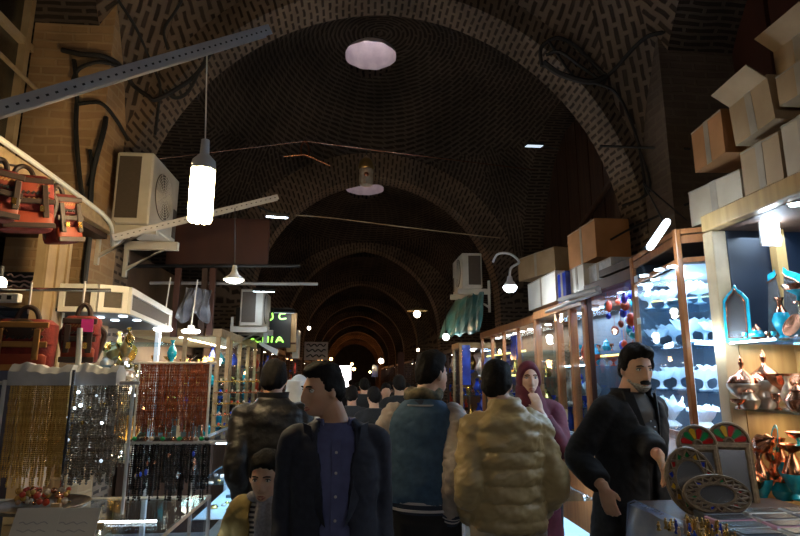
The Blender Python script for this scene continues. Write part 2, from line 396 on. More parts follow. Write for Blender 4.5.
# far end: doorway to daylight
mb = MB(); a = at(337.5, 377, Y=60).x; b = at(351, 377, Y=60).x
mb.b2((-3.6,60,0),(a,60.4,7.6)); mb.b2((b,60,0),(4.3,60.4,7.6)); mb.b2((a,60,2.75),(b,60.4,7.6)); struct(mb.build('wall_front', K['dark'], smooth=False))
mb = MB(); mb.b2((-3.6,-5,-.1),(4.3,66,0)); struct(mb.build('floor', K['floor'], smooth=False))
# piers of the first arch that stand forward of it
def pier(a, b, zt, mt, side):
    mb = MB(); (x0, y0), (x1, y1) = a, b
    uvwall(mb, (x0,y0), (x1,y0), 0, zt); uvwall(mb, (x1,y0), (x1,y1), 0, zt); uvwall(mb, (x1,y1), (x0,y1), 0, zt); uvwall(mb, (x0,y1), (x0,y0), 0, zt)
    return struct(mb.build('wall_'+side+'_pier', K[mt], smooth=False))
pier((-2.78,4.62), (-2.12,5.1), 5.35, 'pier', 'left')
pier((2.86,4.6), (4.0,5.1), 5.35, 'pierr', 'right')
# world
w = bpy.data.worlds.new('world'); scene.world = w; w.use_nodes = True
bg = w.node_tree.nodes['Background']; sk = w.node_tree.nodes.new('ShaderNodeTexSky'); sk.sky_type = 'HOSEK_WILKIE'; sk.turbidity = 6; sk.sun_direction = (.5,-.3,.6)
mx = w.node_tree.nodes.new('ShaderNodeMix'); mx.data_type = 'RGBA'; mx.inputs[0].default_value = .8; mx.inputs[7].default_value = (.95,.88,.92,1)
w.node_tree.links.new(sk.outputs[0], mx.inputs[6]); w.node_tree.links.new(mx.outputs[2], bg.inputs[0]); bg.inputs[1].default_value = 5
scene.view_settings.view_transform = 'Standard'; scene.view_settings.look = 'None'; scene.view_settings.exposure = 0; scene.view_settings.gamma = 1
scene.view_settings.use_curve_mapping = False

def vhit(px, py):
    """the point of the near vault or first arch face behind a pixel"""
    d = ray(px, py); t = 1.0
    while t < 30:
        p = V((0,0,CH))+d*t; bay = BAYS[1] if p.y < 5.05 else BAYS[2]
        if p.y >= .6 and (p.z > zv(bay, p.x, p.y)-.04 and abs(p.x-XC) < A0): return p
        if p.y > 4.99 and p.y < 5.5:
            pr = arch_prof(.35,2.5,2.9,5.5)
            zz = interp(p.x, pr) if abs(p.x-.35) < 2.5 else 0
            if p.z > zz: return p
        if p.x > 3.9 or p.x < -3.2: return p
        if p.y > 4.56 and p.y < 5.06 and (p.x < -2.08 or p.x > 2.82): return p
        t += .01
    return p
def wire(name, pix, r, label, group=None, m='cable', wob=0):
    pts = [vhit(*p) for p in pix]; pts = cat_rom(pts, 5)
    if wob: pts = [p+V((rnd.uniform(-wob,wob), rnd.uniform(-wob,0), rnd.uniform(-wob,0))) for p in pts]
    mb = MB(); mb.tube(pts, r, 6)
    return tag(mb.build(name, K[m]), label, 'cable', group)
# ------------------------------------------------------------------ upper left: window, beam, struts, lamps, air conditioner
def bxz(name, a, b, mt, kind=True, bev=0):
    o = MB().b2(a, b).build(name, K[mt], smooth=False)
    if kind: o['kind'] = 'structure'
    if bev: bezel(o, bev)
    return o
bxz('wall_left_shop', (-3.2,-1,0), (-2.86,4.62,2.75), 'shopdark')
o = MB().b2((-2.84,1.2,2.75), (-2.8,4.62,5.6)).build('window_1', K['dglass'], smooth=False); struct(o)
bxz('wall_left_upper', (-3.3,1.0,2.7), (-2.95,4.62,6.2), 'dark')
fr = MB()
for y in (1.9, 2.75, 3.6, 4.5): fr.b2((-2.8,y-.03,2.78), (-2.74,y+.03,5.6))
for z in (2.85, 4.35): fr.b2((-2.8,1.3,z-.03), (-2.75,4.6,z+.03))
f = fr.build('window_frame', K['cream'], o, smooth=False)
p0, p1 = at(-20, 35, X=-2.6), at(66, 118, X=-2.6)
tag(MB().tube([p0, p1], .018, 8).build('wooden_pole', K['timber']), 'pale pole leaning diagonally across the upper left window', 'pole')
# beam over the shop front
o = thing('shop_beam', 'pale timber beam over the left shop front carrying the hanging bags', 'beam', (-1.95,3,2.8))
def part(name, mb, mats, root, smooth=True, bev=0):
    """mesh written in world coordinates, parented to its thing"""
    L = root.matrix_basis.inverted()
    mb.v = [tuple(L @ V(p)) for p in mb.v]
    q = mb.build(name, mats, root, smooth)
    if bev: bezel(q, bev)
    return q
part('timber', MB().b2((-2.0,1.0,2.74), (-1.94,4.6,2.85)), K['timber'], o, False, .004)
part('conduit', MB().tube(cat_rom([(-1.93,1.0,2.87),(-1.93,3.0,2.875),(-1.93,4.0,2.85),(-1.91,4.4,2.8),(-1.95,4.6,2.72),(-2.0,4.75,2.68),(-1.98,4.9,2.8)],6), .017, 8), K['white'], o)
bxz('wall_left_lintel', (-2.86,1.0,2.7), (-2.0,4.62,2.78), 'darkwood')
bxz('door_1', (-2.06,3.76,0), (-2.0,4.06,2.72), 'cream')
for y in (3.78, 3.91, 4.04): bxz('trim_1', (-2.0,y-.018,.9), (-1.985,y+.018,2.72), 'cream')
# slotted steel struts slung across the hall
def strut(name, a, b, label, w=.05):
    a, b = V(a), V(b); d = (b-a); L = d.length; n = d.normalized(); u = V((0,0,1)); side = n.cross(u).normalized(); up = side.cross(n)
    root = thing(name, label, 'strut', tuple(a)); mb = MB()
    for s0, hh in ((0, w), (1, w)):
        pass
    def slab(o, du, dv):
        P = [a+o, a+o+du, a+o+du+dv, a+o+dv]; mb.prism(P, a, b)
    slab(side*0, side*w, up*.003); slab(side*0, side*.003, -up*w); slab(side*w, side*.003, -up*w)
    hb = MB(); k = int(L/.045)
    for i in range(k):
        c = a+n*(.02+i*.045)+side*(w/2)
        M3 = Matrix((side, n, up)).transposed()
        hb.box(c-up*.0, (w*.35, .016, .007), 0, M3)
        hb.box(a+n*(.02+i*.045)-up*w/2+side*w, (.008, .014, w*.16), 0, M3)
    part('channel', mb, K['steel'], root, False); part('slots', hb, K['black'], root, False)
    return root
strut('steel_strut', at(-30,112,Y=2.25), at(262,28,Y=3.3), 'long perforated steel channel slung across the top left', .06)
strut('steel_strut', at(112,236,Y=4.5), at(276,196,Y=5.0), 'shorter perforated steel channel running out beside the air conditioner', .045)
# big lamp
bl = at(202,190,Y=3.05)
root = thing('lamp', 'large glowing corn lamp with white cap hanging on a cord', 'lamp', tuple(bl))
part('cord', MB().tube([at(207,52,Y=3.08), at(206,110,Y=3.05), bl+V((0,0,.25))], .004, 6), K['white'], root)
cap = MB(); cap.lathe([(.006,.30),(.022,.295),(.026,.21),(.035,.2),(.062,.17),(.068,.125),(.066,.115)], bl, 24); part('lamp_cap', cap, K['whiteplastic'], root)
tb = MB()
for j in range(9):
    a = 2*PI*j/9; c = bl+V((math.cos(a)*.05, math.sin(a)*.05, 0)); tb.tube([c+V((0,0,.12)), c+V((0,0,-.17))], .0165, 8, rnd_ends=True)
tb.tube([bl+V((0,0,.12)), bl+V((0,0,-.16))], .04, 12); part('lamp_tube', tb, K['w_warm'], root)
light('lamp_light', 'POINT', bl+V((0,0,-.22)), 28, WARM, root, .1); light('lamp_light', 'POINT', bl+V((-.09,0,0)), 30, WARM, root, .1)
# small shaded lamp below the second strut
bl2 = at(234,279,Y=4.8)
def pendant(name, p, top, label, mt, e, colr, r=.09, shade='white', cat='lamp', n=20):
    root = thing(name, label, cat, tuple(p)); p = V(p)
    part('cord', MB().tube([V(top), p+V((0,0,r*1.1))], .004, 6), K['black'], root)
    part('lamp_shade', MB().lathe([(.012,r*1.35),(.02,r*1.3),(.024,r*.8),(r*.45,r*.45),(r*1.02,.0),(r*.98,-.008),(r*.4,r*.3)], p, n), K[shade], root)
    part('bulb', MB().lathe([(r*.2,r*.2),(r*.85,-.0),(r*.8,-r*.22),(r*.45,-r*.38),(.005,-r*.42)], p, n), K[mt], root)
    light('lamp_light', 'POINT', p+V((0,0,-r*.6)), e, colr, root, .08)
    return root
pendant('lamp', bl2, at(235,208,Y=4.8), 'small white pendant lamp hanging from the shorter steel channel', 'w_white', 14, (1,.86,.66), .088, 'w_soft' if 0 else 'white')
# flood light on that strut
def flood(p, w, h, label, e, ang, m='w_cool', arm=None):
    root = thing('floodlight', label, 'floodlight', tuple(p)); Q = Matrix.Rotation(ang[2],3,'Z') @ Matrix.Rotation(ang[1],3,'Y') @ Matrix.Rotation(ang[0],3,'X'); p = V(p)
    o = part('housing', MB().box(p+Q@V((0,0,.018)), (w+.02,h+.02,.035), 0, Q), K['black'], root, False, .006)
    part('led_panel', MB().box(p+Q@V((0,0,-.003)), (w,h,.006), 0, Q), K[m], root, False)
    if arm: part('bracket', MB().tube([p+V((0,0,.03)), V(arm)], .01, 6), K['black'], root)
    if e: light('flood_beam', 'AREA', p+Q@V((0,0,-.03)), e, COOL, root, w, (ang[0],ang[1],ang[2]), h)
    return root
flood(at(277,217,Y=5.1), .19, .12, 'small blue-white floodlight at the end of the shorter steel channel', 5, (R(12),0,R(10)), arm=at(258,207,Y=5.0))
# dark arm holding it
# air conditioner
def aircon(p, label, w=.78, d=.28, h=.55, rz=0, brk=.6, side='left'):
    """p: near bottom corner on the corridor side; long side runs along +Y"""
    root = thing('air_conditioner', label, 'air conditioner', tuple(p)); s = -1 if side == 'left' else 1
    x0, y0, z0 = p
    def B(a, b): return MB().b2((x0+s*a[0], y0+a[1], z0+a[2]), (x0+s*b[0], y0+b[1], z0+b[2]))
    part('casing', B((0,0,0),(d,w,h)), K['ac'], root, False, .012)
    part('side_grille', B((d*.32,-.006,.05),(d*.92,.0,h-.04)), K['acdark'], root, False)
    c = V((x0-s*.004, y0+w*.42, z0+h*.52)); ax = Matrix.Rotation(PI/2,3,'Y')
    part('fan_recess', MB().lathe([(.0,-.004),(.21,-.004),(.21,.004),(0,.004)], c, 32, axis=ax), K['acdark'], root)
    g = MB()
    for k in range(1, 9): 
        rr = .024*k+.012; g.tube([c+V((-s*.008, math.cos(2*PI*j/32)*rr, math.sin(2*PI*j/32)*rr)) for j in range(33)], .0035, 5)
    for k in range(12):
        a = PI*k/6; g.tube([c+V((-s*.009,0,0)), c+V((-s*.009, math.cos(a)*.21, math.sin(a)*.21))], .003, 5)
    part('fan_grille', g, K['ac'], root)
    part('service_cover', B((-.004,w*.84,.04),(0,w*.97,h*.5)), K['acdark'], root, False)
    for yy in (.06, w-.08):
        b = MB(); b.b2((x0+s*(d+.12), y0+yy-.03, z0-.08), (x0-s*.06, y0+yy+.03, z0-.004))
        b.prism([(x0+s*(d+.12),y0+yy-.015,z0-.3),(x0+s*(d+.12),y0+yy-.015,z0-.26),(x0-s*.02,y0+yy-.015,z0-.04),(x0+s*.05,y0+yy-.015,z0-.05)], (0,0,0), (0,.03,0))
        b.b2((x0+s*(d+.09), y0+yy-.02, z0-.34), (x0+s*(d+.12), y0+yy+.02, z0+.12))
        part('wall_bracket', b, K['ac'], root, False)
    return root
a = at(148,224,Y=4.66)
aircon((a.x, 4.66, a.z), 'cream air conditioner outdoor unit on brackets by the brick pier', .72, .3, .63)
bx = at(236,326,Y=7.6); aircon((at(262,328,Y=7.6).x,7.6,at(250,326,Y=7.6).z), 'far grey air conditioner behind the small pendant lamp, left side', .7, .3, .5)
rx = at(461,289,Y=8.0); aircon((rx.x,7.9,rx.z), 'air conditioner outdoor unit high on the right side above the tarpaulin', .75, .3, .52, side='right')
pipe = MB().tube(cat_rom([(-2.1,4.6,3.75),(-2.09,4.56,3.6),(-2.14,4.56,3.2),(-2.12,4.58,2.75),(-2.12,4.58,2.3)],5), .022, 8)
tag(pipe.build('pipe', K['black']), 'black insulated pipe running down the brick pier behind the air conditioner', 'pipe')
# ledge line on the pier, brown board, dark shelves behind
o = tag(MB().b2(tuple(at(165,265,Y=6.7)), tuple(at(270,219,Y=6.7)+V((0,.05,0)))).build('sign_board', K['redwood'], smooth=False), 'dark reddish brown blank board hung across behind the steel channel', 'board')
bezel(o, .01)
for (x0, y0, x1, y1, Y) in ((132,266,300,266,6.5),(150,283,318,284,6.9)):
    tag(MB().tube([at(x0,y0,Y=Y), at(x1,y1,Y=Y)], .02, 8).build('metal_rail', K['steel' if y0 > 270 else 'black']), ('dark rail' if y0 < 270 else 'grey rail')+' running level under the brown board, '+('upper' if y0 < 270 else 'lower')+' of two', 'rail')
for i, (x, Y, m) in enumerate(((178,6.2,'redwood'),(205,6.3,'darkwood'),(213,6.35,'redwood'))):
    p = at(x,268,Y=Y); tag(MB().b2((p.x-.03,Y,p.z-.75), (p.x+.03,Y+.05,p.z)).build('wooden_post', K[m], smooth=False), ('left','middle','right')[i]+' of three brown upright slats below the brown board', 'post')
tarpm = MB()
n = 16; rs = []
for i in range(n+1):
    t = i/n; a_, b_ = at(186+26*t,287+3*t,Y=6.0), at(176+34*t,318+5*math.sin(9*t),Y=6.0)
    rs.append([a_.lerp(b_, k/8)+V((0,.05*math.sin(9*t+k*.7)+.04*math.sin(23*t),0)) for k in range(9)])
tarpm.rings(rs, cap=False, closed=False)
o = tarpm.build('plastic_sheet', K['greysheet']); sm = o.modifiers.new('s','SOLIDIFY'); sm.thickness = .006; tag(o, 'crumpled clear plastic sheet draped under the rails on the left', 'plastic sheet')
# ------------------------------------------------------------------ bags
def bag(kind, p, w, h, d, rz, label, tilt=0, group=None, tagc=False):
    p = V(p); root = thing('bag', label, 'bag', tuple(p), rz); root.rotation_euler = (0, tilt, rz)
    def sup(t):  # rounded rectangle section
        return [(w/2*abs(math.cos(a))**.45*(1 if math.cos(a) > 0 else -1)*t, d/2*abs(math.sin(a))**.6*(1 if math.sin(a) > 0 else -1)*t) for a in [2*PI*k/24 for k in range(24)]]
    mb = MB(); rs = []
    for z, t in ((0,.80),(.02,.93),(.1,1),(.5,1.02),(.8,.97),(.93,.9),(1,.72)):
        rs.append([(x, y*(1 if z < .8 else .75), -h+z*h) for x, y in sup(t)])
    mb.rings(rs); mb.build('bag_body', K['red'], root)
    f = MB(); fz = .42 if kind == 'pack' else .52
    f.rings([[(x*1.03, (y-.012) if y < 0 else y*.9, -h*fz+z*h*fz) for x, y in sup(t)] for z, t in ((0,.9),(.05,1.0),(.8,1.0),(1.0,.78))]); f.build('flap', K['red'], root); MB().ball((0,-d*.5-.012,-h*.2), w*.3, 16, sc=(1,.12,.62)).build('flap_patch', K['orange' if kind == 'pack' else 'dleather'], root)
    pk = MB(); pk.rings([[(x*.9, y*.3-d*.46, -h+.01+z*h*.28) for x, y in sup(t)] for z, t in ((0,.85),(.1,1),(.85,1),(1,.85))]); pk.build('pocket', K['orange'], root)
    tr = MB()
    for zz in (-h*.12, -h*.5, -h*.94): tr.box((0,-d/2-.018,zz), (w*.94,.012,.028))
    for xx in (-w*.3, w*.3): tr.box((xx,-d/2-.025,-h*.5), (.028,.012,h*.6))
    bezel(tr.build('trim_strap', K['tan' if kind != 'pack' else 'dleather'], root, False), .003)
    kb = MB()
    for i in range(9):
        for j in range(3): kb.box((-w*.36+i*w*.09, -d/2-.016, -h*.22-j*.035), (w*.045,.006,.018), j % 2, Matrix.Rotation(PI/4,3,'Y'))
    kb.build('kilim_pattern', [K['tan'], K['black']], root, False)
    hd = MB(); hd.tube(cat_rom([(-w*.2,0,-.01),(-w*.13,0,.045),(0,0,.065),(w*.13,0,.045),(w*.2,0,-.01)],5), .013, 8, flat=1); hd.build('handle', K['dleather'], root)
    if kind == 'pack':
        [MB().tube(cat_rom([(g*w*.42,0,-.05),(g*w*.6,.03,-h*.4),(g*w*.42,.02,-h*.9)],6), .015, 8).build('shoulder_strap', K['dleather'], root) for g in (1,-1)]
        [MB().box((g*w*.22,-d/2-.04,-h*.65), (.02,.012,.03)).build('buckle', K['gold'], root, False) for g in (1,-1)]
    if tagc: MB().box((w*.22,-d/2-.035,-h*.22), (.055,.006,.065)).build('price_tag', K['pink'], root, False)
    return root
bag('pack', at(0,172,Y=2.75), .17, .24, .13, R(50), 'orange and red kilim bag at the left edge, half out of view, under the beam')
bag('pack', at(24,178,Y=3.0), .25, .29, .15, R(38), 'red kilim backpack with bright orange base hanging from the beam', R(-8))
bag('pack', at(58,196,Y=3.3), .17, .28, .15, R(60), 'dark red backpack with black side hanging nearest the brick pier', R(-12))
bag('hand', at(28,320,Y=2.95), .27, .25, .13, R(8), 'wide red kilim satchel with tan straps above the amber bead strands')
bag('pack', at(84,317,Y=3.1), .17, .24, .13, R(14), 'upright red and black kilim backpack with a bright pink tag', 0, None, True)
for (x, y, Y, t) in ((28,314,2.95,'wide satchel'),(82,311,3.1,'pink-tagged backpack'),(24,168,3.0,'orange-based backpack'),(58,190,3.3,'dark red backpack')):
    p = at(x,y,Y=Y)
    q = V((-1.96, Y, 2.74)) if y < 250 else p+V((0,0,.16))
    tag(MB().tube([p+V((0,0,-.0)), q], .006, 6).build('hook', K['steel']), 'metal hook holding up the '+t, 'hook')
p = at(26,303,Y=2.95); q = at(100,303,Y=3.15)
tag(MB().tube([p+V((-.4,0,.07)), q+V((.05,0,.07))], .01, 8).build('hanging_rail', K['chrome']), 'thin rail from which the satchel and tagged backpack hang', 'rail')
# ------------------------------------------------------------------ left shop bits
tag(MB().tube([at(80,328,Y=2.7), at(78,366,Y=2.7)], .012, 10).build('white_tube', K['white']), 'short white upright tube in front of the pink-tagged backpack', 'tube')
root = thing('sticker', 'dark sticker with pale illegible writing in the left shop window', 'sticker', tuple(at(25,281,X=-2.3)))
p0 = at(25,281,Y=3.9)
root.location = p0
part('backing', MB().box(p0, (.3,.01,.12)), K['black'], root, False)
sq = MB()
for j in range(3):
    pts = [p0+V((-.11+.022*i, -.012, .035-.035*j+.012*math.sin(i*2.3+j)*(1 if i % 3 else -.5))) for i in range(11)]
    part('lettering', MB().tube(cat_rom(pts,3), .006, 5), pm('faded_pink', (.6,.4,.38)), root)
p0 = at(6,298,Y=3.0); root = thing('power_box', 'small white switch box under the round bulb at the left edge', 'switch box', tuple(p0))
part('box_body', MB().box(p0, (.14,.04,.045)), K['white'], root, False, .004)
part('switch', MB().box(p0+V((-.02,-.024,0)), (.02,.01,.02)).box(p0+V((.03,-.024,0)), (.02,.01,.02)), K['black'], root, False)
p0 = at(-1,283,Y=3.05); root = thing('bulb', 'round white bulb at the left edge above the switch box', 'bulb', tuple(p0))
part('glass_globe', MB().ball(p0, .035, 14), K['w_bulb'], root); part('socket', MB().cyl(p0+V((0,0,.03)), p0+V((0,0,.09)), .015), K['black'], root)
# white canopy
cz = 2.12; pts = [at(60,305,Y=3.95), at(97,305,Y=3.95), at(126,308,Y=4.05), at(168,328,Y=5.5)]
pts = [V((p.x,p.y,0)) for p in pts]
root = thing('shop_canopy', 'white framed angular canopy with dark slots over the left corner booth', 'canopy', (pts[1].x,pts[1].y,cz))
fr = MB(); pn = MB()
for a, b in zip(pts, pts[1:]):
    d = (b-a).normalized(); nrm = V((d.y,-d.x,0)); L = (b-a).length
    def seg(s0, s1, z0, z1, off, th, m):
        A, B = a+d*s0+nrm*off, a+d*s1+nrm*off
        m.prism([A+V((0,0,z0)),B+V((0,0,z0)),B+V((0,0,z1)),A+V((0,0,z1))], (0,0,0), nrm*th)
    seg(0,L,cz-.09,cz-.055,0,.03,fr); seg(0,L,cz+.055,cz+.10,0,.03,fr); seg(0,.035,cz-.06,cz+.06,0,.03,fr); seg(L-.035,L,cz-.06,cz+.06,0,.03,fr); seg(.03,L-.03,cz-.056,cz+.056,.0,.01,pn)
part('frame', fr, K['white'], root, False, .002); part('dark_panel', pn, K['acdark'], root, False)
back = [pts[3]+V((-.4,0,0)), pts[0]+V((-.5,1.5,0)), pts[0]+V((-.1,.05,0))]
sf = MB(); sf.prism([p+V((0,0,cz-.085)) for p in pts+[V((-2.6,5.5,0)), V((-2.6,3.95,0))]], (0,0,0), (0,0,.02)); part('soffit', sf, K['shopdark'], root, False)
sp = MB()
for k, (x, y) in enumerate(((100,317),(115,320),(123,316),(137,320))):
    p = at(x,y,Z=cz-.088); part('spotlight', MB().lathe([(.03,.0),(.03,-.006),(.001,-.006)], p, 14), K['w_soft'], root)
light('canopy_light', 'AREA', V((-1.9,4.7,cz-.12)), 4.5, COOL, root, .5, (0,0,0), 1.0)
for (x, Y, l) in ((152,5.3,'upright white post under the far end of the canopy'),):
    p = at(x,400,Y=Y); o = tag(MB().b2((p.x-.02,Y,0), (p.x+.02,Y+.04,cz-.09)).build('post', K['whiteplastic'], smooth=False), l, 'post'); bezel(o, .004)
# ring lights
for i, x in enumerate((163, 191)):
    p = at(x,329 if i == 0 else 331,Y=5.35); root = thing('ceiling_lamp', ('flatter left' if i == 0 else 'brighter right')+' of two round white lamps beyond the canopy', 'lamp', tuple(p))
    part('diffuser', MB().lathe([(.001,-.02),(.07,-.018),(.085,0),(.07,.012),(.001,.014)], p, 20), K['w_white'], root); part('mount', MB().cyl(p+V((0,0,.012)), p+V((0,0,.05)), .03).cyl(p+V((0,0,.04)), p+V((0,.1,.5)), .006), K['white'], root)
    light('lamp_light', 'POINT', p+V((0,0,-.1)), 6, (.9,.95,1), root, .08)
# booth glass and clutter of brass
g = MB(); g.quad([pts[1]+V((0,.1,1)), pts[2]+V((0,.1,1)), pts[2]+V((0,.1,cz-.09)), pts[1]+V((0,.1,cz-.09))]); 
bxz('wall_left_booth', (-3.2,5.52,0), (-2.5,9.35,3.0), 'shopbrown')
bxz('wall_left_booth_back', (-2.6,4.0,0), (-2.5,5.5,2.1), 'shopdark')
def protos():
    P = {}
    P['bowl'] = [(.03,0),(.032,.004),(.012,.012),(.009,.035),(.02,.045),(.055,.065),(.075,.095),(.07,.095),(.05,.07),(.001,.055)]
    P['footbowl'] = [(.042,0),(.045,.005),(.02,.014),(.010,.03),(.010,.05),(.022,.062),(.058,.078),(.084,.118),(.079,.118),(.054,.086),(.001,.072)]
    P['vase'] = [(.03,0),(.035,.01),(.02,.03),(.05,.09),(.058,.13),(.04,.18),(.018,.22),(.016,.25),(.03,.28),(.027,.28),(.001,.2)]
    P['urn'] = [(.045,0),(.05,.008),(.02,.025),(.018,.045),(.06,.075),(.078,.11),(.078,.12),(.08,.122),(.078,.13),(.055,.165),(.03,.185),(.012,.2),(.009,.22),(.014,.232),(.011,.25),(.001,.275)]
    P['cup'] = [(.022,0),(.024,.005),(.008,.015),(.008,.04),(.03,.06),(.035,.1),(.032,.1),(.001,.055)]
    P['pot'] = [(.04,0),(.06,.03),(.065,.06),(.04,.095),(.035,.105),(.042,.112),(.02,.13),(.008,.14),(.01,.15),(.001,.158)]
    P['plate'] = [(.001,0),(.06,.002),(.085,.012),(.11,.018),(.108,.022),(.08,.018),(.001,.008)]
    return P
PR = protos(); CACHE = {}
def ware(kind, p, s, mt, label, cat, group=None, tilt=None, name=None, n=18, mod=None, rim=None):
    key = (kind, mt, n, mod is not None, str(rim))
    if key not in CACHE:
        mb = MB(); mb.lathe([(max(a,.0015), b) for a, b in PR[kind]], (0,0,0), n, mod=mod)
        if rim:
            k = len(PR[kind])
            for i in range(len(mb.f)):
                ri = i//n
                if ri < k-1 and ri in rim[1]: mb.m[i] = 1
        o = mb.build(name or kind, [K[mt]]+([K[rim[0]]] if rim else [])); CACHE[key] = o.data
    else:
        o = bpy.data.objects.new(name or kind, CACHE[key]); col.objects.link(o)
    o.location = p; o.scale = (s, s, s)
    if tilt: o.rotation_euler = tilt
    return tag(o, label, cat, group)
NAMES = dict(bowl='bowl', footbowl='bowl', vase='vase', urn='urn', cup='goblet', pot='pot', plate='plate')
for i in range(34):
    p = at(rnd.uniform(101,148), rnd.uniform(338,470), Y=rnd.uniform(4.3,4.9))
    kd = rnd.choice(['pot','cup','bowl','vase','plate'])
    ware(kd, p, rnd.uniform(.5,1.0), rnd.choice(['brass','brass','gold','silver','copper']), 'small glittering brass ware piled in the corner booth beside the crystal strands', 'brass ware', 'brass wares in the left corner booth', (rnd.uniform(-.6,.6),rnd.uniform(-.6,.6),0) if kd != 'plate' else (R(80),0,R(20)), 'brass_'+NAMES[kd])
for k in range(6):
    z = 1.0+k*.17; p = at(125,400,Y=4.6); bx_ = MB().b2((p.x-.32,4.45,z), (p.x+.3,4.95,z+.008)).build('glass_shelf', K['gshelf'], smooth=False); tag(bx_, 'glass shelf carrying the brass wares in the left corner booth', 'shelf', 'booth shelves')
for i in range(26):  # glowing dots that stand in for sparkle on the brass
    p = at(rnd.uniform(104,147), rnd.choice([362,366,372,378,392,405,440,455])+rnd.uniform(-4,4), Y=4.25)
    tag(MB().ball(p, rnd.uniform(.006,.011), 8).build('sparkle_dot', K[rnd.choice(['w_bulb','w_soft','w_bulb','w_orange'])]), 'tiny glowing dot painted as sparkle among the brass wares of the corner booth', 'sparkle', 'tiny sparkles in the left corner booth')
# ------------------------------------------------------------------ bead racks
def beads(top, ln, rb, sag=0):
    mb = MB(); k = int(ln/(rb*1.9)); 
    for i in range(k):
        q = V(top)+V((.0008*math.sin(i*1.1), .0008*math.cos(i*.7), -i*rb*1.9)); r = rb*(1 if i % 5 else 1.25)
        mb.rings([[q+V((r*math.cos(2*PI*j/5)*c, r*math.sin(2*PI*j/5)*c, r*s)) for j in range(5)] for c, s in ((.25,-.95),(1,-.2),(1,.3),(.25,.95))])
    return mb
def rack(name, x0, x1, ytop, ybot, Y, n, m, rb, label, cat, group, jit=.02, rows=2, var=.04):
    a, b = at(x0,ytop,Y=Y), at(x1,ytop,Y=Y); lo = at(x0,ybot,Y=Y)
    ln = a.z-lo.z; protos_ = []
    for k in range(4):
        o = beads((0,0,0), ln-var*k, rb).build(name, K[m]); tag(o, label, cat, group); protos_.append(o); 
    used = 0
    for i in range(n):
        for r in range(rows):
            if rows == 2 and r == 1 and i % 2: continue
            src = protos_[rnd.randrange(4)]
            if used < 4: o = protos_[used]
            else: o = src.copy(); col.objects.link(o)
            used += 1
            o.location = a.lerp(b, (i+.5)/n)+V((0, r*.05+rnd.uniform(-jit,jit)*.5, -.01)); o.rotation_euler = (0,0,rnd.uniform(0,6))
    return a, b, ln
def bar(a, b, r, label, m='steel'):
    tag(MB().tube([a, b], r, 8).build('rack_bar', K[m]), label, 'bar')
a, b, l = rack('bead_strand', 10, 72, 383, 488, 2.55, 62, 'amber', .0042, 'amber coloured bead strand on the leftmost rack', 'bead strand', 'amber bead strands')
def ledge(a, b, label, drop=.0):
    n = 26; mb = MB(); rs = []
    for i in range(n+1):
        t = i/n; p = V(a).lerp(V(b), t); h = .075+.010*math.sin(t*7)+.004*math.sin(t*29+1)
        rs.append([p+V((0,-.02,-.01)), p+V((0,-.025,h*.6)), p+V((0,.0,h)), p+V((0,.05,h*.95)), p+V((0,.08,h*.5)), p+V((0,.08,-.01))])
    mb.rings(rs); o = mb.build('plastic_cover', K['frost']); tag(o, label, 'cover')
ledge(a, b, 'crinkled clear plastic cover folded over the amber bead strands')
a2, b2, l = rack('bead_strand', 74, 118, 383, 486, 2.6, 38, 'crystal', .0055, 'sparkling crystal bead strand beside the amber ones', 'bead strand', 'crystal bead strands', var=.02)
ledge(a2, b2, 'crinkled clear plastic cover folded over the crystal bead strands')
for i in range(46):  # some drops glow by their material, in place of reflected glints
    p = a2.lerp(b2, rnd.random())+V((0,-.045,-rnd.uniform(.02,l-.05)))
    tag(MB().ball(p, rnd.uniform(.0045,.009), 6).build('crystal_drop', K[rnd.choice(['crystal','crystal','w_dim','gold','w_soft'] if i % 3 else ['crystal'])]), 'faceted crystal drop or glowing glint among the crystal strands', 'crystal', 'faceted crystal drops')
rack('bead_strand', 120, 130, 378, 486, 2.75, 5, 'crystal', .005, 'grey crystal strand at the right end of the crystal rack', 'bead strand', 'grey crystal strands', rows=1)
a3, b3, l = rack('bead_strand', 140, 211, 363, 440, 3.35, 56, 'brownbead', .0045, 'red-brown prayer bead strand hanging in front of the booth post', 'bead strand', 'red-brown bead strands')
bar(a3+V((-.03,0,.0)), b3+V((.03,0,.0)), .008, 'chrome bar holding the red-brown bead strands')
a4, b4, l = rack('bead_strand', 132, 210, 443, 502, 3.05, 48, 'blackbead', .0055, 'glossy black bead strand hanging over the left glass counter', 'bead strand', 'black bead strands', var=.03)
bar(a4+V((-.03,0,.0)), b4+V((.03,0,.0)), .008, 'chrome bar holding the black bead strands')
for i in range(14):
    p = a4.lerp(b4, (i+.5)/14)+V((0,-.01,.022)); tag(MB().ball(p, .014, 8, sc=(1,1,.8)).build('trinket', K[rnd.choice(['copper','black','silver','green'])]), 'small dark trinket sitting on the bar above the black strands', 'trinket', 'trinkets above the black strands')
for i in range(12):
    p = a4.lerp(b4, rnd.uniform(.1,1))+V((0,-.05,-rnd.uniform(.03,.2))); tag(MB().ball(p, rnd.uniform(.005,.01), 6, sc=(1,1,1.8)).build('pendant', K[rnd.choice(['copper','blue','chrome','copper'])]), 'bright little pendant hanging among the black bead strands', 'pendant', 'pendants among black strands')
for (p, q, l) in ((a, a, 'thin chrome stand between the amber and crystal strands'),):
    u = at(74,370,Y=2.5); tag(MB().tube([u, V((u.x, u.y, 1.0))], .006, 8).build('stand_rod', K['chrome']), l, 'rod')
bar(a+V((-.1,.03,.0)), b2+V((.08,.03,.0)), .008, 'rail carrying the amber and crystal strands')
for px_, Yk, t in ((5,2.55,'left'),(134,2.75,'right')):
    u = at(px_,380,Y=Yk); tag(MB().tube([V((u.x,u.y,1.0)), u], .008, 8).build('rack_post', K['whiteplastic']), t+' upright of the rack with amber and crystal strands', 'post')
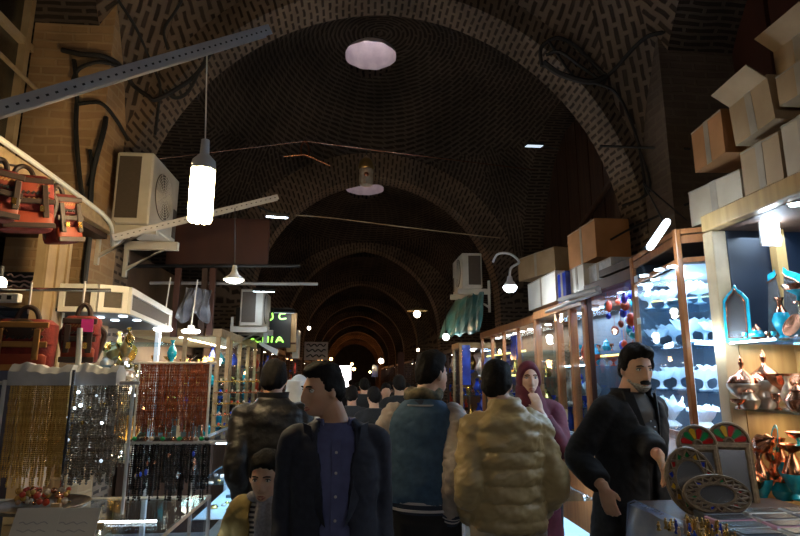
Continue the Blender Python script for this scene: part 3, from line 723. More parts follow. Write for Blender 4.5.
for px_, t in ((140,'left'),(211,'right')):
    u = at(px_,363,Y=3.35); tag(MB().tube([V((u.x,u.y,1.02)), u], .007, 8).build('rack_post', K['whiteplastic']), t+' upright of the stand with red-brown strands', 'post')
# glass counter of the left stall
cz0 = at(207,497,Y=3.1).z; cx1 = at(207,500,Y=3.1).x
root = thing('glass_counter', 'left glass display counter with a lit strip under its top', 'counter', (cx1,2.5,0))
X0, X1, Y0, Y1 = -2.0, cx1, 1.9, 3.15
part('top_pane', MB().b2((X0,Y0,cz0-.008), (X1,Y1,cz0)), K['glass'], root, False)
e = MB()
for (p, q) in (((X1,Y0),(X1,Y1)),((X0,Y1),(X1,Y1)),((X0,Y0),(X1,Y0))): e.tube([V((*p,cz0-.01)), V((*q,cz0-.01))], .009, 4)
for (x, y) in ((X1,Y0),(X1,Y1),(X0,Y1)): e.tube([V((x,y,0)), V((x,y,cz0))], .01, 4)
part('edge_frame', e, K['steel'], root, False)
part('side_pane', MB().b2((X1-.006,Y0,.12), (X1,Y1,cz0)), K['glass'], root, False); part('shelf', MB().b2((X0,Y0,.62), (X1-.02,Y1,.628)), K['gshelf'], root, False)
part('base', MB().b2((X0,Y0,0), (X1,Y1,.12)), K['darkwood'], root, False)
pL, pR = at(99,502,Y=2.75), at(157,503,Y=2.75)
st = MB(); 
for i in range(22): st.ball(V((lerp(pL.x,pR.x,i/21), 2.75, cz0-.03)), .006, 6)
part('led_strip', st, K['w_white'], root); light('counter_light', 'AREA', V(((pL.x+pR.x)/2,2.75,cz0-.05)), 3, WHITE, root, .5, (0,0,0), .1)
bk = MB()
for i in range(46):
    x, y = rnd.uniform(X0+.4,X1-.05), rnd.uniform(2.3,3.1); s = rnd.uniform(.012,.03)
    o = MB().lathe([(s,0),(s*1.1,s*.4),(s*.7,s*.8),(.002,s)], (x,y,.628), 8).build('jewel_box', K[rnd.choice(['silver','blue','white','gold','crystal','shopblue'])]); tag(o, 'small piece of jewellery inside the left glass counter', 'jewellery', 'jewellery in the left glass counter')
# paper cards in the near left corner
for i, (x0, x1, y0, y1, l) in enumerate(((16,52,514,548,'left white card with faint print leaning in the bottom left corner'),(56,92,510,548,'right white card with faint print leaning in the bottom left corner'))):
    p = at((x0+x1)/2, 528, Y=2.15); w = (x1-x0)/F*2.3; root = thing('card', l, 'card', tuple(p)); root.rotation_euler = (R(-25),0,0)
    bx_ = MB().box((0,0,0), (w,.004,.13)).build('card_sheet', K['white'], root, False)
    t = MB()
    for j in range(3): t.tube(cat_rom([(-w*.35+i2*w*.08, -.005, .015-.025*j+.004*math.sin(i2*2.1+j)) for i2 in range(9)],3), .0016, 5)
    t.build('faint_print', K['steel'], root)
o = tag(MB().box(at(54,527,Y=2.25), (.34,.02,.02)).box(at(54,527,Y=2.25), (.03,.02,.16)).build('card_holder', K['timber'], smooth=False), 'brown strip holder between the two white cards', 'holder')
# heap of red beads at the foot of the amber strands
for i in range(60):
    p = at(rnd.uniform(16,70), rnd.uniform(489,503), Y=rnd.uniform(2.35,2.5)); tag(MB().ball(p, rnd.uniform(.008,.014), 7).build('bead', K[rnd.choice(['copper','vermil','amber','silver','orange'])]), 'loose orange and silver bead heaped below the amber strands', 'bead', 'loose beads below the amber strands')
pl = at(43,503,Y=2.42); tag(MB().lathe([(.001,-.006),(.15,-.006),(.17,.012),(.165,.014),(.14,.0),(.001,0)], pl-V((0,0,.012)), 28).build('tray', K['inlay']), 'shallow tray holding the loose beads in the lower left', 'tray')
# ------------------------------------------------------------------ glass cabinets along the hall

def cabinet(label, side, xf, depth, y0, y1, z0, z1, shelves, wood='woodo', back='shopblue', posts=(), pw=.035, le=6, lcol=COOL, fascia=.09, spots=2, sm='w_soft', base='woodo', name='display_cabinet', pane=True, shm='gshelf'):
    s = 1 if side == 'right' else -1
    root = thing(name, label, 'display cabinet', (xf, (y0+y1)/2, 0)); xb = xf+s*depth
    def B(a, b): return MB().b2(a, b)
    part('base', B((xf,y0,0),(xb,y1,z0)), K[base], root, False, .005)
    part('cabinet_top', B((xf-s*.02,y0-.01,z1-fascia),(xb,y1+.01,z1)), K[wood], root, False, .004)
    part('back_panel', B((xb-s*.02,y0,z0),(xb,y1,z1-fascia)), K[back], root, False)
    ys = [y0]+list(posts)+[y1]
    for y in ys: part('post', B((xf-s*.01,y-pw/2,z0),(xf+s*pw,y+pw/2,z1-fascia)), K[wood], root, False, .003)
    for a, b in zip(ys, ys[1:]):
        part('door_rail', B((xf,a+pw/2,z0),(xf+s*.02,b-pw/2,z0+.05)), K[wood], root, False)
        if pane: part('glass_pane', B((xf+s*.008,a+pw/2,z0+.05),(xf+s*.012,b-pw/2,z1-fascia)), K['glass'], root, False)
        if spots:
            for k in range(spots):
                y = lerp(a, b, (k+.5)/spots); part('spotlight', MB().lathe([(.035,0),(.035,-.008),(.001,-.008)], (xf+s*depth*.45, y, z1-fascia-.001), 12), K[sm], root)
    for z in shelves: part('shelf', B((xf+s*.03,y0+.02,z-.008),(xb-s*.02,y1-.02,z)), K[shm], root, False)
    if le: light('cabinet_light', 'AREA', V((xf+s*depth*.5, (y0+y1)/2, z1-fascia-.03)), le, lcol, root, depth*.5, (0,0,0), (y1-y0)*.8)
    return root
def fill(side, xf, depth, y0, y1, zs, n, kinds, mats, label, cat, group, smin=.6, smax=1.0, jit=.0, rim=None, rows=(.3,.6), zoff=0, nn=12):
    s = 1 if side == 'right' else -1
    for z in zs:
        for i in range(n):
            y = lerp(y0+.05, y1-.05, (i+.5)/n)+rnd.uniform(-.015,.015); kd = rnd.choice(kinds)
            ware(kd, (xf+s*depth*rnd.choice(rows), y, z+.001), rnd.uniform(smin, smax), rnd.choice(mats), label, cat, group, n=nn, rim=rim)
# left hall
cabinet('bright gilded display cabinet past the two round lamps on the left', 'left', -1.47, .98, 6.45, 8.9, .95, 2.13, (1.25,1.5,1.75), 'timber', 'shopbrown', (7.1,7.7,8.3), le=42, lcol=(1,.85,.6), spots=3, sm='w_bulb', base='darkwood')
fill('left', -1.47, .98, 6.45, 8.9, (.96,1.25,1.5,1.75), 16, ['vase','cup','bowl','pot'], ['gold','blue','copper','brass','turq'], 'small gilded or blue vessel on the shelves of the bright left cabinet', 'vessel', 'vessels in the bright left cabinet', .7, 1.1, rows=(.1,.35,.6,.85))
for k, (px, l) in enumerate(((182,'left'),(226,'right'))):
    pp = at(px,400,Y=6.46); tag(MB().b2((pp.x-.02,6.40,.95),(pp.x+.02,6.44,2.04)).build('post', K['timber'], smooth=False), l+' upright at the near end of the bright gilded left cabinet', 'post')
cabinet('dimmer display cabinet beyond the bright one on the left', 'left', -1.8, .5, 9.0, 9.65, .9, 2.2, (1.25,1.55,1.85), 'redwood', 'shopbrown', (), le=3, lcol=(1,.8,.6), sm='w_bulb', base='darkwood')
# low white lit counters before it
def low_counter(label, x0, x1, y0, y1, z1, e, near='left', n=60, jl='', top='glass', jm=('silver','white','gold','crystal','shopblue')):
    root = thing('glass_counter', label, 'counter', ((x0+x1)/2, (y0+y1)/2, 0))
    part('base', MB().b2((x0,y0,0),(x1,y1,.2)), K['whiteplastic'], root, False, .005)
    fr = MB()
    for x in (x0,x1):
        for y in (y0,y1): fr.b2((x-.012,y-.012,.2),(x+.012,y+.012,z1))
    for x in (x0,x1): fr.b2((x-.012,y0,z1-.02),(x+.012,y1,z1))
    for y in (y0,y1): fr.b2((x0,y-.012,z1-.02),(x1,y+.012,z1))
    part('frame', fr, K['steel'], root, False)
    part('top_pane', MB().b2((x0,y0,z1),(x1,y1,z1+.006)), K['glass'], root, False)
    part('front_pane', MB().b2((x0,y0-.004,.2),(x1,y0,z1-.02)), K['glass'], root, False)
    sx = x1 if near == 'left' else x0
    part('side_pane', MB().b2((sx-.003,y0,.2),(sx+.003,y1,z1-.02)), K['glass'], root, False)
    zs = (.45, .72)
    for z in zs: part('shelf', MB().b2((x0+.02,y0+.01,z),(x1-.02,y1-.01,z+.006)), K['gshelf' if z > .6 else 'whiteplastic'], root, False)
    part('back_panel', MB().b2((x0+.01,y1-.02,.2),(x1-.01,y1-.01,z1-.02)), K['whiteplastic'], root, False)
    part('led_strip', MB().b2((x0+.03,y0+.02,z1-.035),(x1-.03,y0+.035,z1-.022)), K['w_cool'], root, False)
    light('counter_light', 'AREA', V(((x0+x1)/2,(y0+y1)/2,z1-.04)), e, COOL, root, abs(x1-x0)*.8, (0,0,0), abs(y1-y0)*.8)
    for i in range(n):
        z = rnd.choice((.206,)+tuple(q+.006 for q in zs)); s = rnd.uniform(.012,.035); x, y = rnd.uniform(x0+.05,x1-.05), rnd.uniform(y0+.04,y1-.04)
        mb = MB(); t = i % 3
        if t == 0: mb.lathe([(s,0),(s*1.2,s*.4),(s*.8,s*.9),(.002,s)], (0,0,0), 9)
        elif t == 1: mb.tube([(math.cos(2*PI*j/12)*s, math.sin(2*PI*j/12)*s, s*.2) for j in range(13)], s*.2, 5)
        else: mb.box((0,0,s*.4), (s*2,s*1.4,s*.8))
        tag(mb.build('jewellery', K[rnd.choice(jm)], loc=(x,y,z), smooth=t != 2), jl, 'jewellery', jl)
    return root
p = at(204,441,Y=5.3)
low_counter('white lit glass counter behind the leather-jacketed man, on the left', p.x, p.x+.62, 5.0, 6.3, at(222,440,Y=5.0).z, 20, n=70, jl='small jewellery piece in the white lit counter on the left')
for k in range(5):
    z = at(220,382+k*11,Y=6.1).z; tag(MB().b2((p.x-.1,6.0,z),(p.x+.5,6.25,z+.012)).build('tray_shelf', K['copper' if k % 2 else 'gold'], smooth=False), ('top','second','third','fourth','lowest')[k]+' narrow gilt shelf of rings above the white lit counter', 'shelf', 'gilt ring shelves')
    for i in range(9):
        tag(MB().ball((p.x-.05+i*.06, 6.05, z+.025), .013, 7).build('ring_box', K[rnd.choice(['copper','vermil','gold','blue','silver'])]), 'tiny ring box on the gilt shelves above the white lit counter', 'ring box', 'ring boxes on the gilt shelves')
# neon sign, white sign, hanging board on the left
def strokes(mb, P, c, s, r, u=V((1,0,0))):
    for line in P: mb.tube(cat_rom([c+u*(x*s)+V((0,0,y*s)) for x, y in line], 4), r, 6, rnd_ends=True)
c = at(255,326,Y=8.8); root = thing('neon_sign', 'green lettered neon sign beyond the far air conditioner on the left', 'sign', tuple(c))
part('sign_panel', MB().box(c+V((.12,.04,-.02)), (.85,.03,.62)), K['black'], root, False, .004)
n = MB()
S = .062
for (line, zz) in (([[(-1,0),(-.2,0),(0,.9),(-.8,1)], [(.8,-.4),(1.4,.1),(1.3,1.1)], [(4.0,1.1),(3.0,1.0),(2.8,.3),(3.2,-.1),(4.2,0)]], .12), ([[(-3.4,0),(-2.6,.6),(-1.8,0),(-1.0,0)], [(-.4,0),(-.4,.9)], [(.6,0),(.6,1)], [(1.4,0),(1.5,1)], [(2.4,0),(3.0,1),(3.8,0)], [(2.7,.35),(3.5,.35)]], -.24)):
    for st_l in line: n = MB(); strokes(n, [st_l], c+V((.16,.015,zz)), S*1.15, .014); part('lettering', n, K['neon'], root)
a, b = at(286,352,Y=9.0), at(297,313,Y=9.0); root = thing('wall_sign', 'upright pale sign lit from above beside the green neon sign', 'sign', ((a.x+b.x)/2, 9.0, a.z))
part('sign_panel', MB().b2((a.x,9.0,a.z),(b.x,9.06,b.z)), K['cream'], root, False, .006)
part('stripe', MB().b2((a.x+.02,8.992,a.z+.2),(a.x+.05,9.0,b.z-.05)).b2((a.x,8.992,a.z+.12),(b.x,9.0,a.z+.15)), K['redwood'], root, False)
light('sign_light', 'POINT', V(((a.x+b.x)/2+.05, 8.75, b.z-.1)), 2.2, (1,.85,.6), root, .05)
tag(MB().b2(tuple(at(298,358,Y=9.3)), tuple(at(293,330,Y=9.3)+V((0,.3,0)))).build('roller_shutter_box', K['whiteplastic'], smooth=False), 'narrow grey box panel hanging below the upright pale sign', 'box')
q0, q1 = at(258,343,Y=8.0), at(278,352,Y=8.0)
o = MB(); o.prism([q0+V((0,0,.03)), q1+V((0,0,.03)), q1+V((-.02,0,-.05)), q0+V((.02,0,-.02))], (0,0,0), (0,.12,0)); o = o.tube([q0+V((.09,.05,.0)), q0+V((.09,.05,.22))], .03, 8); tag(o.build('satellite_bracket', K['whiteplastic'], smooth=False), 'pale angled metal bracket plate below the green neon sign', 'bracket')
a, b = at(304,360,Y=13), at(328,342,Y=13); root = thing('hanging_sign', 'small pale hanging sign with dark illegible writing in mid hall', 'sign', ((a.x+b.x)/2,13,b.z))
part('sign_panel', MB().b2((a.x,13,a.z),(b.x,13.03,b.z)), pm('grey_sign',(.5,.44,.42)), root, False); t = MB()
for j in range(3): t.tube(cat_rom([V((lerp(a.x+.05,b.x-.05,i/9), 12.985, lerp(b.z,a.z,(j+.6)/3.4)+.03*math.sin(i*2.2+j*2))) for i in range(10)],3), .014, 5)
part('lettering', t, K['black'], root)
for x in (a.x+.05,b.x-.05): part('hanger', MB().cyl((x,13.01,b.z),(x,13.01,4.9),.006,5), K['black'], root)
flood(at(264,291,Y=7.2), .26, .12, 'blue-white floodlight under the grey rail beyond the pendant lamp', 3, (R(15),0,R(5)), arm=at(262,285,Y=7.2))
flood(at(284,312,Y=8.6), .3, .08, 'thin blue-lit lamp above the upright pale sign', .6, (R(25),0,R(10)), 'w_dim')
flood(at(534,146,Y=7.0), .22, .12, 'dim unlit-looking floodlight high in the dark right recess', .5, (R(10),0,0), 'w_dim', arm=at(560,150,Y=7.2))
# bulbs along the hall
def bulb(px, py, Y, r, mt, e, colr, label, shade=False):
    p = at(px,py,Y=Y); root = thing('bulb', label, 'bulb', tuple(p)); part('glass_globe', MB().ball(p, r, 12), K[mt], root); part('socket', MB().cyl(p+V((0,0,r*.8)), p+V((0,0,r*1.9)), r*.45, 8), K['black'], root)
    part('cord', MB().cyl(p+V((0,0,r*1.8)), p+V((0,0,.6)), .005, 5), K['black'], root)
    if shade: part('lamp_shade', MB().lathe([(r*.5,r*1.9),(r*.6,r*1.7),(r*2.9,r*.9),(r*2.8,r*.8),(r*.4,r*1.5)], p, 18), K[shade], root)
    if e: light('bulb_light', 'POINT', p+V((0,-.02,-r*1.3)), e, colr, root, r)
OR = (1,.45,.15)
bulb(309,328,10.5,.032,'w_bulb',5,(1,.8,.55),'lone warm bulb beyond the upright pale sign on the left')
bulb(320,362,14,.075,'w_orange',12,OR,'bright orange bulb just under the small hanging sign')
bulb(331,359,18,.05,'w_orange',7,OR,'smaller orange bulb right of the hanging sign')
bulb(417,314,8.5,.055,'w_bulb',9,(1,.62,.3),'warm bulb under a flat round shade in the middle of the hall','brass')
bulb(446,337,8.0,.05,'w_white',5,WHITE,'plain white bulb below the teal tarpaulin')
bulb(381,361,17,.08,'w_bulb',10,(1,.7,.4),'far warm bulb right of the bright exit')
bulb(352,364,26,.06,'w_orange',5,OR,'tiny orange bulb just above and right of the bright exit')
bulb(354,369,22,.06,'w_orange',4,OR,'tiny orange bulb beside the bright exit, nearest of the cluster')
bulb(370,372,20,.04,'w_orange',3,OR,'faint orange bulb between the exit and the far warm bulb')
bulb(418,350,11,.03,'w_bulb',3,OR,'small warm bulb behind the varsity-jacketed man, on the right stalls')
bulb(424,356,10,.028,'w_orange',2.5,OR,'small orange bulb over the right stalls beside the white bulb')
for Y, e in ((30,16),(42,90),(47,60)): light('hall_light', 'POINT', (.3,Y,2.6), e, (1,.36,.1), None, .2)
# hanging lantern, copper pot, rope, extra cables
p = at(366,186,Y=6.3); root = thing('lantern', 'small old brass and glass lantern hanging before the second skylight', 'lantern', tuple(p))
part('lantern_body', MB().lathe([(.001,.0),(.075,.01),(.085,.05),(.08,.16),(.085,.17),(.085,.2),(.05,.21)], p, 8), K['silver'], root)
part('lantern_cap', MB().lathe([(.09,.2),(.1,.22),(.085,.3),(.03,.36),(.01,.37),(.001,.4)], p, 12), K['brass'], root)
part('flame_glass', MB().ball(p+V((0,-.06,.12)), .035, 8), K['copper'], root); part('hanger', MB().cyl(p+V((0,0,.39)), (p.x,p.y,p.z+.46), .005, 5), K['black'], root); LT = p+V((0,0,.46))
p = at(305,157,Y=6.3); root = thing('copper_pot', 'small copper hook-shaped ornament hanging from the dome on the left', 'ornament', tuple(p))
part('loop', MB().tube(cat_rom([p+V(q) for q in ((-.04,0,.02),(-.05,0,.12),(-.01,0,.2),(.04,0,.12),(.04,0,0))],5), .012, 6), K['copper'], root); part('rod', MB().tube([p+V((-.25,0,-.0)), p+V((.0,0,.03)), p+V((.3,0,-.1))], .01, 6), K['copper'], root); PT = p+V((0,0,.20))
tag(MB().tube(cat_rom([at(296,215,Y=5.6), at(340,219,Y=6.0), at(420,229,Y=6.4), at(500,238,Y=7.2)],5), .006, 6).build('rope', K['gold' if 0 else 'timber']), 'thin yellowish rope strung across the hall', 'rope')
tag(MB().tube([at(150,160,Y=5.7), PT, LT, at(535,170,Y=7.6)], .005, 5).build('wire', K['copper']), 'thin rusty wire stretched behind the copper ornament', 'wire')
# cable bundles
wire('cable_bundle', [(542,66),(541,48),(556,38),(572,44),(590,60),(604,74),(612,72),(640,42),(660,33),(700,31),(748,31)], .02, 'thick black cable bundle crossing the right vault')
wire('cable_bundle', [(543,62),(560,74),(590,82),(606,76)], .03, 'dark looped cable hanging in the right vault bricks')
wire('cable', [(548,40),(575,78),(598,84),(618,95),(636,135),(642,165),(646,195)], .014, 'black cable dropping from the looped bundle down the right pier')
wire('cable', [(546,55),(560,52),(580,66),(597,78)], .016, 'second black loop inside the right cable bundle')
wire('cable', [(600,146),(630,147),(690,149)], .012, 'short level cable on the right pier above the cardboard boxes')
wire('cable', [(622,206),(650,190),(640,150)], .012, 'bent cable stub on the right pier')
wire('cable', [(610,240),(640,224),(690,203),(745,186),(800,168)], .012, 'cable rising along the boxes from pier to right edge')
wire('cable', [(62,50),(80,54),(105,57),(122,68),(133,85),(148,96),(158,99),(190,80),(205,62),(204,48)], .022, 'thick black cable snaking over the upper left bricks')
wire('cable', [(73,80),(80,68),(100,62),(118,66)], .018, 'black cable branch above the steel channel on the left')
wire('cable', [(118,0),(136,28),(150,60),(160,85),(158,110),(155,135)], .014, 'black cable running down from the top left vault')
wire('cable', [(78,104),(100,103),(115,118),(128,140)], .016, 'black cable looping from the pier towards the arch')
wire('cable', [(74,60),(77,90),(76,130),(80,180),(85,205)], .02, 'vertical black cable down the left brick pier')
wire('cable', [(165,90),(175,98),(188,92),(200,70),(212,52)], .016, 'black cable tangle at the arch foot on the left')
wire('cable', [(168,50),(164,30),(175,12),(182,0)], .014, 'black cable looping up out of view at the top left')
wire('cable', [(90,150),(92,170),(88,186)], .016, 'short dark cable stub on the brick pier')
# ------------------------------------------------------------------ right: copper shop, vitrine
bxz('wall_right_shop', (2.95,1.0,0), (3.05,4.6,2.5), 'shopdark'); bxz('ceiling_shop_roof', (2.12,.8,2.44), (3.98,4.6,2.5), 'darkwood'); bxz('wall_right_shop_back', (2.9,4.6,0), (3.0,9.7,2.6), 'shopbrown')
bxz('trim_2', (2.06,.8,2.44), (2.14,3.06,2.54), 'wood', bev=.006); bxz('trim_3', (2.08,3.0,.9), (2.17,3.09,2.44), 'cream', bev=.006); bxz('trim_4', (2.6,2.82,1.8), (2.66,2.88,2.44), 'wood')
# lower wood back and shelves
root = thing('shop_shelving', 'honey wood panelled shelving unit of the copperware shop', 'shelving', (2.5,2.2,0))
part('back_panel', MB().b2((2.5,1.0,.85),(2.53,3.0,1.78)), K['wood'], root, False)
pn = MB()
for k in range(5):
    for z0, z1 in ((1.46,1.74),(.95,1.38)):
        y = 1.15+k*.38; pn.b2((2.485,y,z0),(2.5,y+.3,z1))
part('raised_panel', pn, K['wood'], root, False, .01)
part('side_panel', MB().b2((2.17,3.0,.85),(2.53,3.02,1.78)), K['wood'], root, False); part('dark_side_panel', MB().b2((2.17,3.0,1.8),(2.95,3.02,2.44)), K['shopdark'], root, False); part('upright', MB().b2((2.42,2.94,1.8),(2.48,2.99,2.44)), K['wood'], root, False)
for z, l in ((1.79,'upper'),(1.435,'lower')): part('glass_shelf', MB().b2((2.1,1.0,z-.012),(2.5,3.0,z)), K['gshelf'], root, False)
part('cabinet_floor', MB().b2((2.1,1.0,.85),(2.5,3.0,.9)), K['wood'], root, False)
root = thing('led_lamp', 'bright white square panel lamp in the copperware shop', 'lamp', (2.5,2.6,2.2)); c = at(771.5,233,Y=2.8)
part('diffuser', MB().box(c, (.10,.012,.125)), glow('panel_white', (.9,.96,1), 9), root, False, .004); part('housing', MB().box(c+V((0,.014,0)), (.112,.015,.14)), K['whiteplastic'], root, False); part('hanger', MB().cyl(c+V((.01,0,.06)), (c.x+.01,c.y,2.44), .006, 6), K['black'], root)
light('shop_light', 'AREA', c+V((0,-.03,0)), 6, COOL, root, .1, (R(90),0,0), .12)
c = at(797,203,Z=2.43); root = thing('spotlight', 'recessed round spotlight at the upper right edge of the copperware shop', 'lamp', tuple(c)); part('diffuser', MB().lathe([(.035,0),(.035,-.01),(.001,-.01)], c, 16), K['w_soft'], root); part('rim', MB().lathe([(.036,.0),(.045,-.006),(.046,0)], c, 16), K['chrome'], root)
light('shop_light', 'AREA', V((2.4,2.5,2.4)), 9, COOL, None, .3, (0,0,0), 1.0); light('shelf_light', 'AREA', V((2.3,2.5,1.75)), 4, (1,.9,.75), None, .2, (0,0,0), .9)
light('shelf_light', 'AREA', V((2.3,2.5,1.40)), 3.5, (1,.82,.6), None, .2, (0,0,0), .9)
# copper wares: (kind, px, py bottom, X, scale, material, label)
def place(kind, px, pz, X, z, s, mt, label, cat, rim=None, tilt=None, n=24, mod=None):
    p = at(px, pz, X=X)
    if p.y > 2.88: p = at(px, pz, Y=2.88-max(0,(2.33-X))*.5)
    return ware(kind, (p.x, p.y, z), s, mt, label, cat, None, tilt, n=n, rim=rim, mod=mod)
place('urn', 745, 400, 2.32, 1.436, 1.0, 'silver', 'tall lidded metal urn on the lower glass shelf nearest the pale post', 'urn', ('copper',[8,9,10,11,12,13,14,15]))
place('urn', 768, 400, 2.32, 1.436, 1.12, 'silver', 'tallest lidded metal urn in the middle of the lower glass shelf', 'urn', ('copper',[0,1,2,8,9,10,11,12,13,14,15]))
place('bowl', 791, 400, 2.28, 1.436, 1.9, 'silver', 'wide footed metal bowl at the right of the lower glass shelf', 'bowl', ('copper',[4,5,6]))
place('pot', 750, 405, 2.2, 1.436, .78, 'silver', 'small lidded pot standing before the two tall urns, left one', 'pot', ('copper',[5,6,7,8,9]))
place('pot', 766, 406, 2.18, 1.436, 1.0, 'silver', 'larger lidded pot standing before the tallest urn', 'pot', ('copper',[5,6,7,8,9]))
place('cup', 778, 406, 2.16, 1.436, .8, 'copper', 'little copper goblet beside the larger lidded pot', 'goblet')
place('bowl', 739, 405, 2.2, 1.436, .55, 'copper', 'tiny copper bowl at the left end of the lower glass shelf', 'bowl')
place('vase', 790, 406, 2.16, 1.436, .6, 'silver', 'small bulbous vase in front of the wide footed bowl', 'vase')
place('pot', 799, 406, 2.15, 1.436, .9, 'copper', 'copper pot at the right edge of the lower glass shelf', 'pot')
# upper shelf: turquoise frames
def arch_frame(px, pw_, ztop, X, z, label, s=1, tilt=R(-8), wz=None):
    p = at(px, 320, X=X)
    if p.y > 2.93: p = at(px, 320, Y=2.93)
    w = pw_; h = ztop-z; root = thing('enamel_frame', label, 'frame', (p.x, p.y, z)); root.rotation_euler = (0, R(6), R(38))
    out = [(-w/2,0),(-w/2*1.02,h*.35),(-w/2,h*.72),(-w*.3,h*.84),(-w*.12,h*.9),(0,h),(w*.12,h*.9),(w*.3,h*.84),(w/2,h*.72),(w/2*1.02,h*.35),(w/2,0)]
    inn = [(x*.72, .02+zz*.86) for x, zz in out]
    mb = MB()
    for i in range(len(out)):
        j = (i+1) % len(out); a, b, c_, d = out[i], out[j], inn[j], inn[i]
        mb.prism([(0,a[0],a[1]),(0,b[0],b[1]),(0,c_[0],c_[1]),(0,d[0],d[1])], (0,0,0), (.015,0,0))
    bezel(mb.build('turquoise_border', K['turq'], root, False), .003)
    MB().prism([(.004,x,zz) for x, zz in inn], (0,0,0), (.006,0,0)).build('mirror_plate', K['mirror'], root, False)
    r = MB(); r.tube([(-.002,x,zz) for x, zz in inn]+[(-.002,*inn[0])], .004, 6); r.build('copper_rim', K['copper'], root)
    return root
arch_frame(736, .13, at(736,283,Y=2.93).z, 2.33, 1.791, 'narrow turquoise enamel frame with pointed top beside the pale post')
arch_frame(784, .30, at(785,262,Y=2.93).z, 2.40, 1.791, 'large turquoise enamel pointed frame at the right of the upper shelf')
place('vase', 783, 330, 2.27, 1.791, .8, 'copper', 'copper vase with turquoise belly in front of the large turquoise frame', 'vase', ('turq',[1,2,3,4]))
place('pot', 757, 335, 2.22, 1.791, .55, 'copper', 'low copper and turquoise casket beside the large turquoise frame', 'casket', ('turq',[1,2]))
place('plate', 795, 334, 2.2, 1.85, .55, 'copper', 'shiny copper dish leaning at the right end of the upper shelf', 'dish', None, (0,R(-65),0))
p = at(797,282,X=2.2); ware('bowl', (2.2,p.y,1.96), .95, 'copper', 'raised pinkish copper bowl with scalloped rim high at the right edge', 'bowl', rim=('turq',[2,3,4])); 
root = thing('bowl_stand', 'thin chrome stand under the raised copper bowl', 'stand', (2.2,p.y,1.791)); part('stem', MB().cyl((2.2,p.y,1.792),(2.2,p.y,1.958),.01), K['chrome'], root); part('foot', MB().lathe([(.001,0),(.05,0),(.045,.008),(.001,.012)], (2.2,p.y,1.792), 18), K['chrome'], root)
for i, (px, m_) in enumerate(((745,'turq'),(752,'silver'),(768,'copper'),(774,'turq'))):
    place('cup', px, 336, 2.16, 1.791, .38, m_, ('blue','tinned','copper','teal')[i]+' little cup at the front edge of the upper shelf', 'cup', n=14)
# lower copper wares on the side counter (z about .9 to 1.3)
zt = 1.02
bxz('trim_5', (2.05,1.0,.0), (2.5,2.98,.9), 'wood')
def low(kind, px, py, X, s, mt, label, cat, rim=None, tilt=None):
    p = at(px, py, X=X)
    if p.y > 2.9: p = at(px, py, Y=2.88)
    return ware(kind, tuple(p), s, mt, label, cat, None, tilt, n=24, rim=rim)
low('plate', 777, 438, 2.35, .62, 'copper', 'round copper plate with turquoise rim standing on edge below the shelves', 'plate', ('turq',[2,3,4]), (0,R(-80),R(-25)))
low('vase', 764, 503, 2.25, .92, 'copper', 'tall copper vase with turquoise foot under the round plate', 'vase', ('turq',[0,1,2,3]))
low('vase', 786, 500, 2.3, 1.1, 'copper', 'copper vase at the right behind the stacked copper bowls', 'vase')
low('urn', 752, 500, 2.4, .85, 'copper', 'copper lidded urn beside the mirrors, in shadow', 'urn')
for i, (px, py, s, kk) in enumerate(((784,500,.8,'pot'),(789,478,.7,'pot'),(793,460,.8,'bowl'),(798,500,.95,'vase'),(799,446,.7,'bowl'))):
    low(kk, px, py, 2.2, s, 'copper', ('lowest','second','third','outermost','topmost')[i]+' of the crowded copper vessels with turquoise feet at the right edge', 'copper vessel', ('turq',[0,1,2,3]))
low('cup', 772, 470, 2.3, .9, 'copper', 'copper goblet between the tall vase and the stacked bowls', 'goblet')
low('pot', 757, 447, 2.4, .8, 'copper', 'copper pot on its side near the top of the round mirror', 'pot', None, (R(60),R(20),0))
# ------------------------------------------------------------------ glass vitrine with milk glass
zT, zB = 2.46, 1.22
def vp(px, py, z): p = at(px, py, Z=z); return V((p.x, p.y, 0))
A = V((2.12,3.96,0)); B_ = V((1.98,3.25,0)); C = V((2.13,3.08,0))
A = at(632,262,X=2.12); A.z = 0; p = at(675,228,Z=2.5); B_ = V((p.x,p.y,0)); p = at(709,231,Z=2.46); C = V((p.x,p.y,0))
print('VITRINE', A, B_, C)
D = V((2.62,C.y+.02,0)); E_ = V((2.62,A.y,0))
root = thing('glass_vitrine', 'tall wood framed glass vitrine full of white glass bowls', 'display cabinet', (B_.x,B_.y,0))
poly = [A,B_,C,D,E_]
def up(P, z): return [V((p.x,p.y,z)) for p in P]
part('base', MB().prism(up(poly,0), (0,0,0), (0,0,zB)), K['woodo'], root, False, .006)
part('cabinet_top', MB().prism(up(poly,2.46), (0,0,0), (0,0,.03)), K['woodo'], root, False)
for a, b in ((A,B_),(B_,C)):
    rl = MB()
    for z, h in ((2.40,.05),(2.28,.03),(zB,.05)):
        rl = MB(); d = (b-a).normalized(); nn_ = V((d.y,-d.x,0))*.02; rl.prism(up([a,b,b-nn_,a-nn_],z), (0,0,0), (0,0,h))
        part('rail', rl, K['woodo'], root, False)
for p in (A,B_,C): part('post', MB().b2((p.x-.014,p.y-.02,zB),(p.x+.02,p.y+.02,2.49)), K['woodo'], root, False, .004)
part('back_panel', MB().prism(up([D,E_,E_+V((.02,0,0)),D+V((.02,0,0))],zB), (0,0,0), (0,0,zT-zB)), K['shopblue'], root, False)
part('side_panel', MB().prism(up([A,E_,E_+V((0,.015,0)),A+V((0,.015,0))],zB), (0,0,0), (0,0,zT-zB)), K['shopblue'], root, False)
for a, b in ((A,B_),(B_,C)): part('glass_pane', MB().prism(up([a,b,b+V((.004,.002,0)),a+V((.004,.002,0))],zB), (0,0,0), (0,0,zT-zB)), K['glass'], root, False)
sz = [at(690,343,X=2.2).z, at(690,390,X=2.2).z, at(690,301,X=2.2).z]
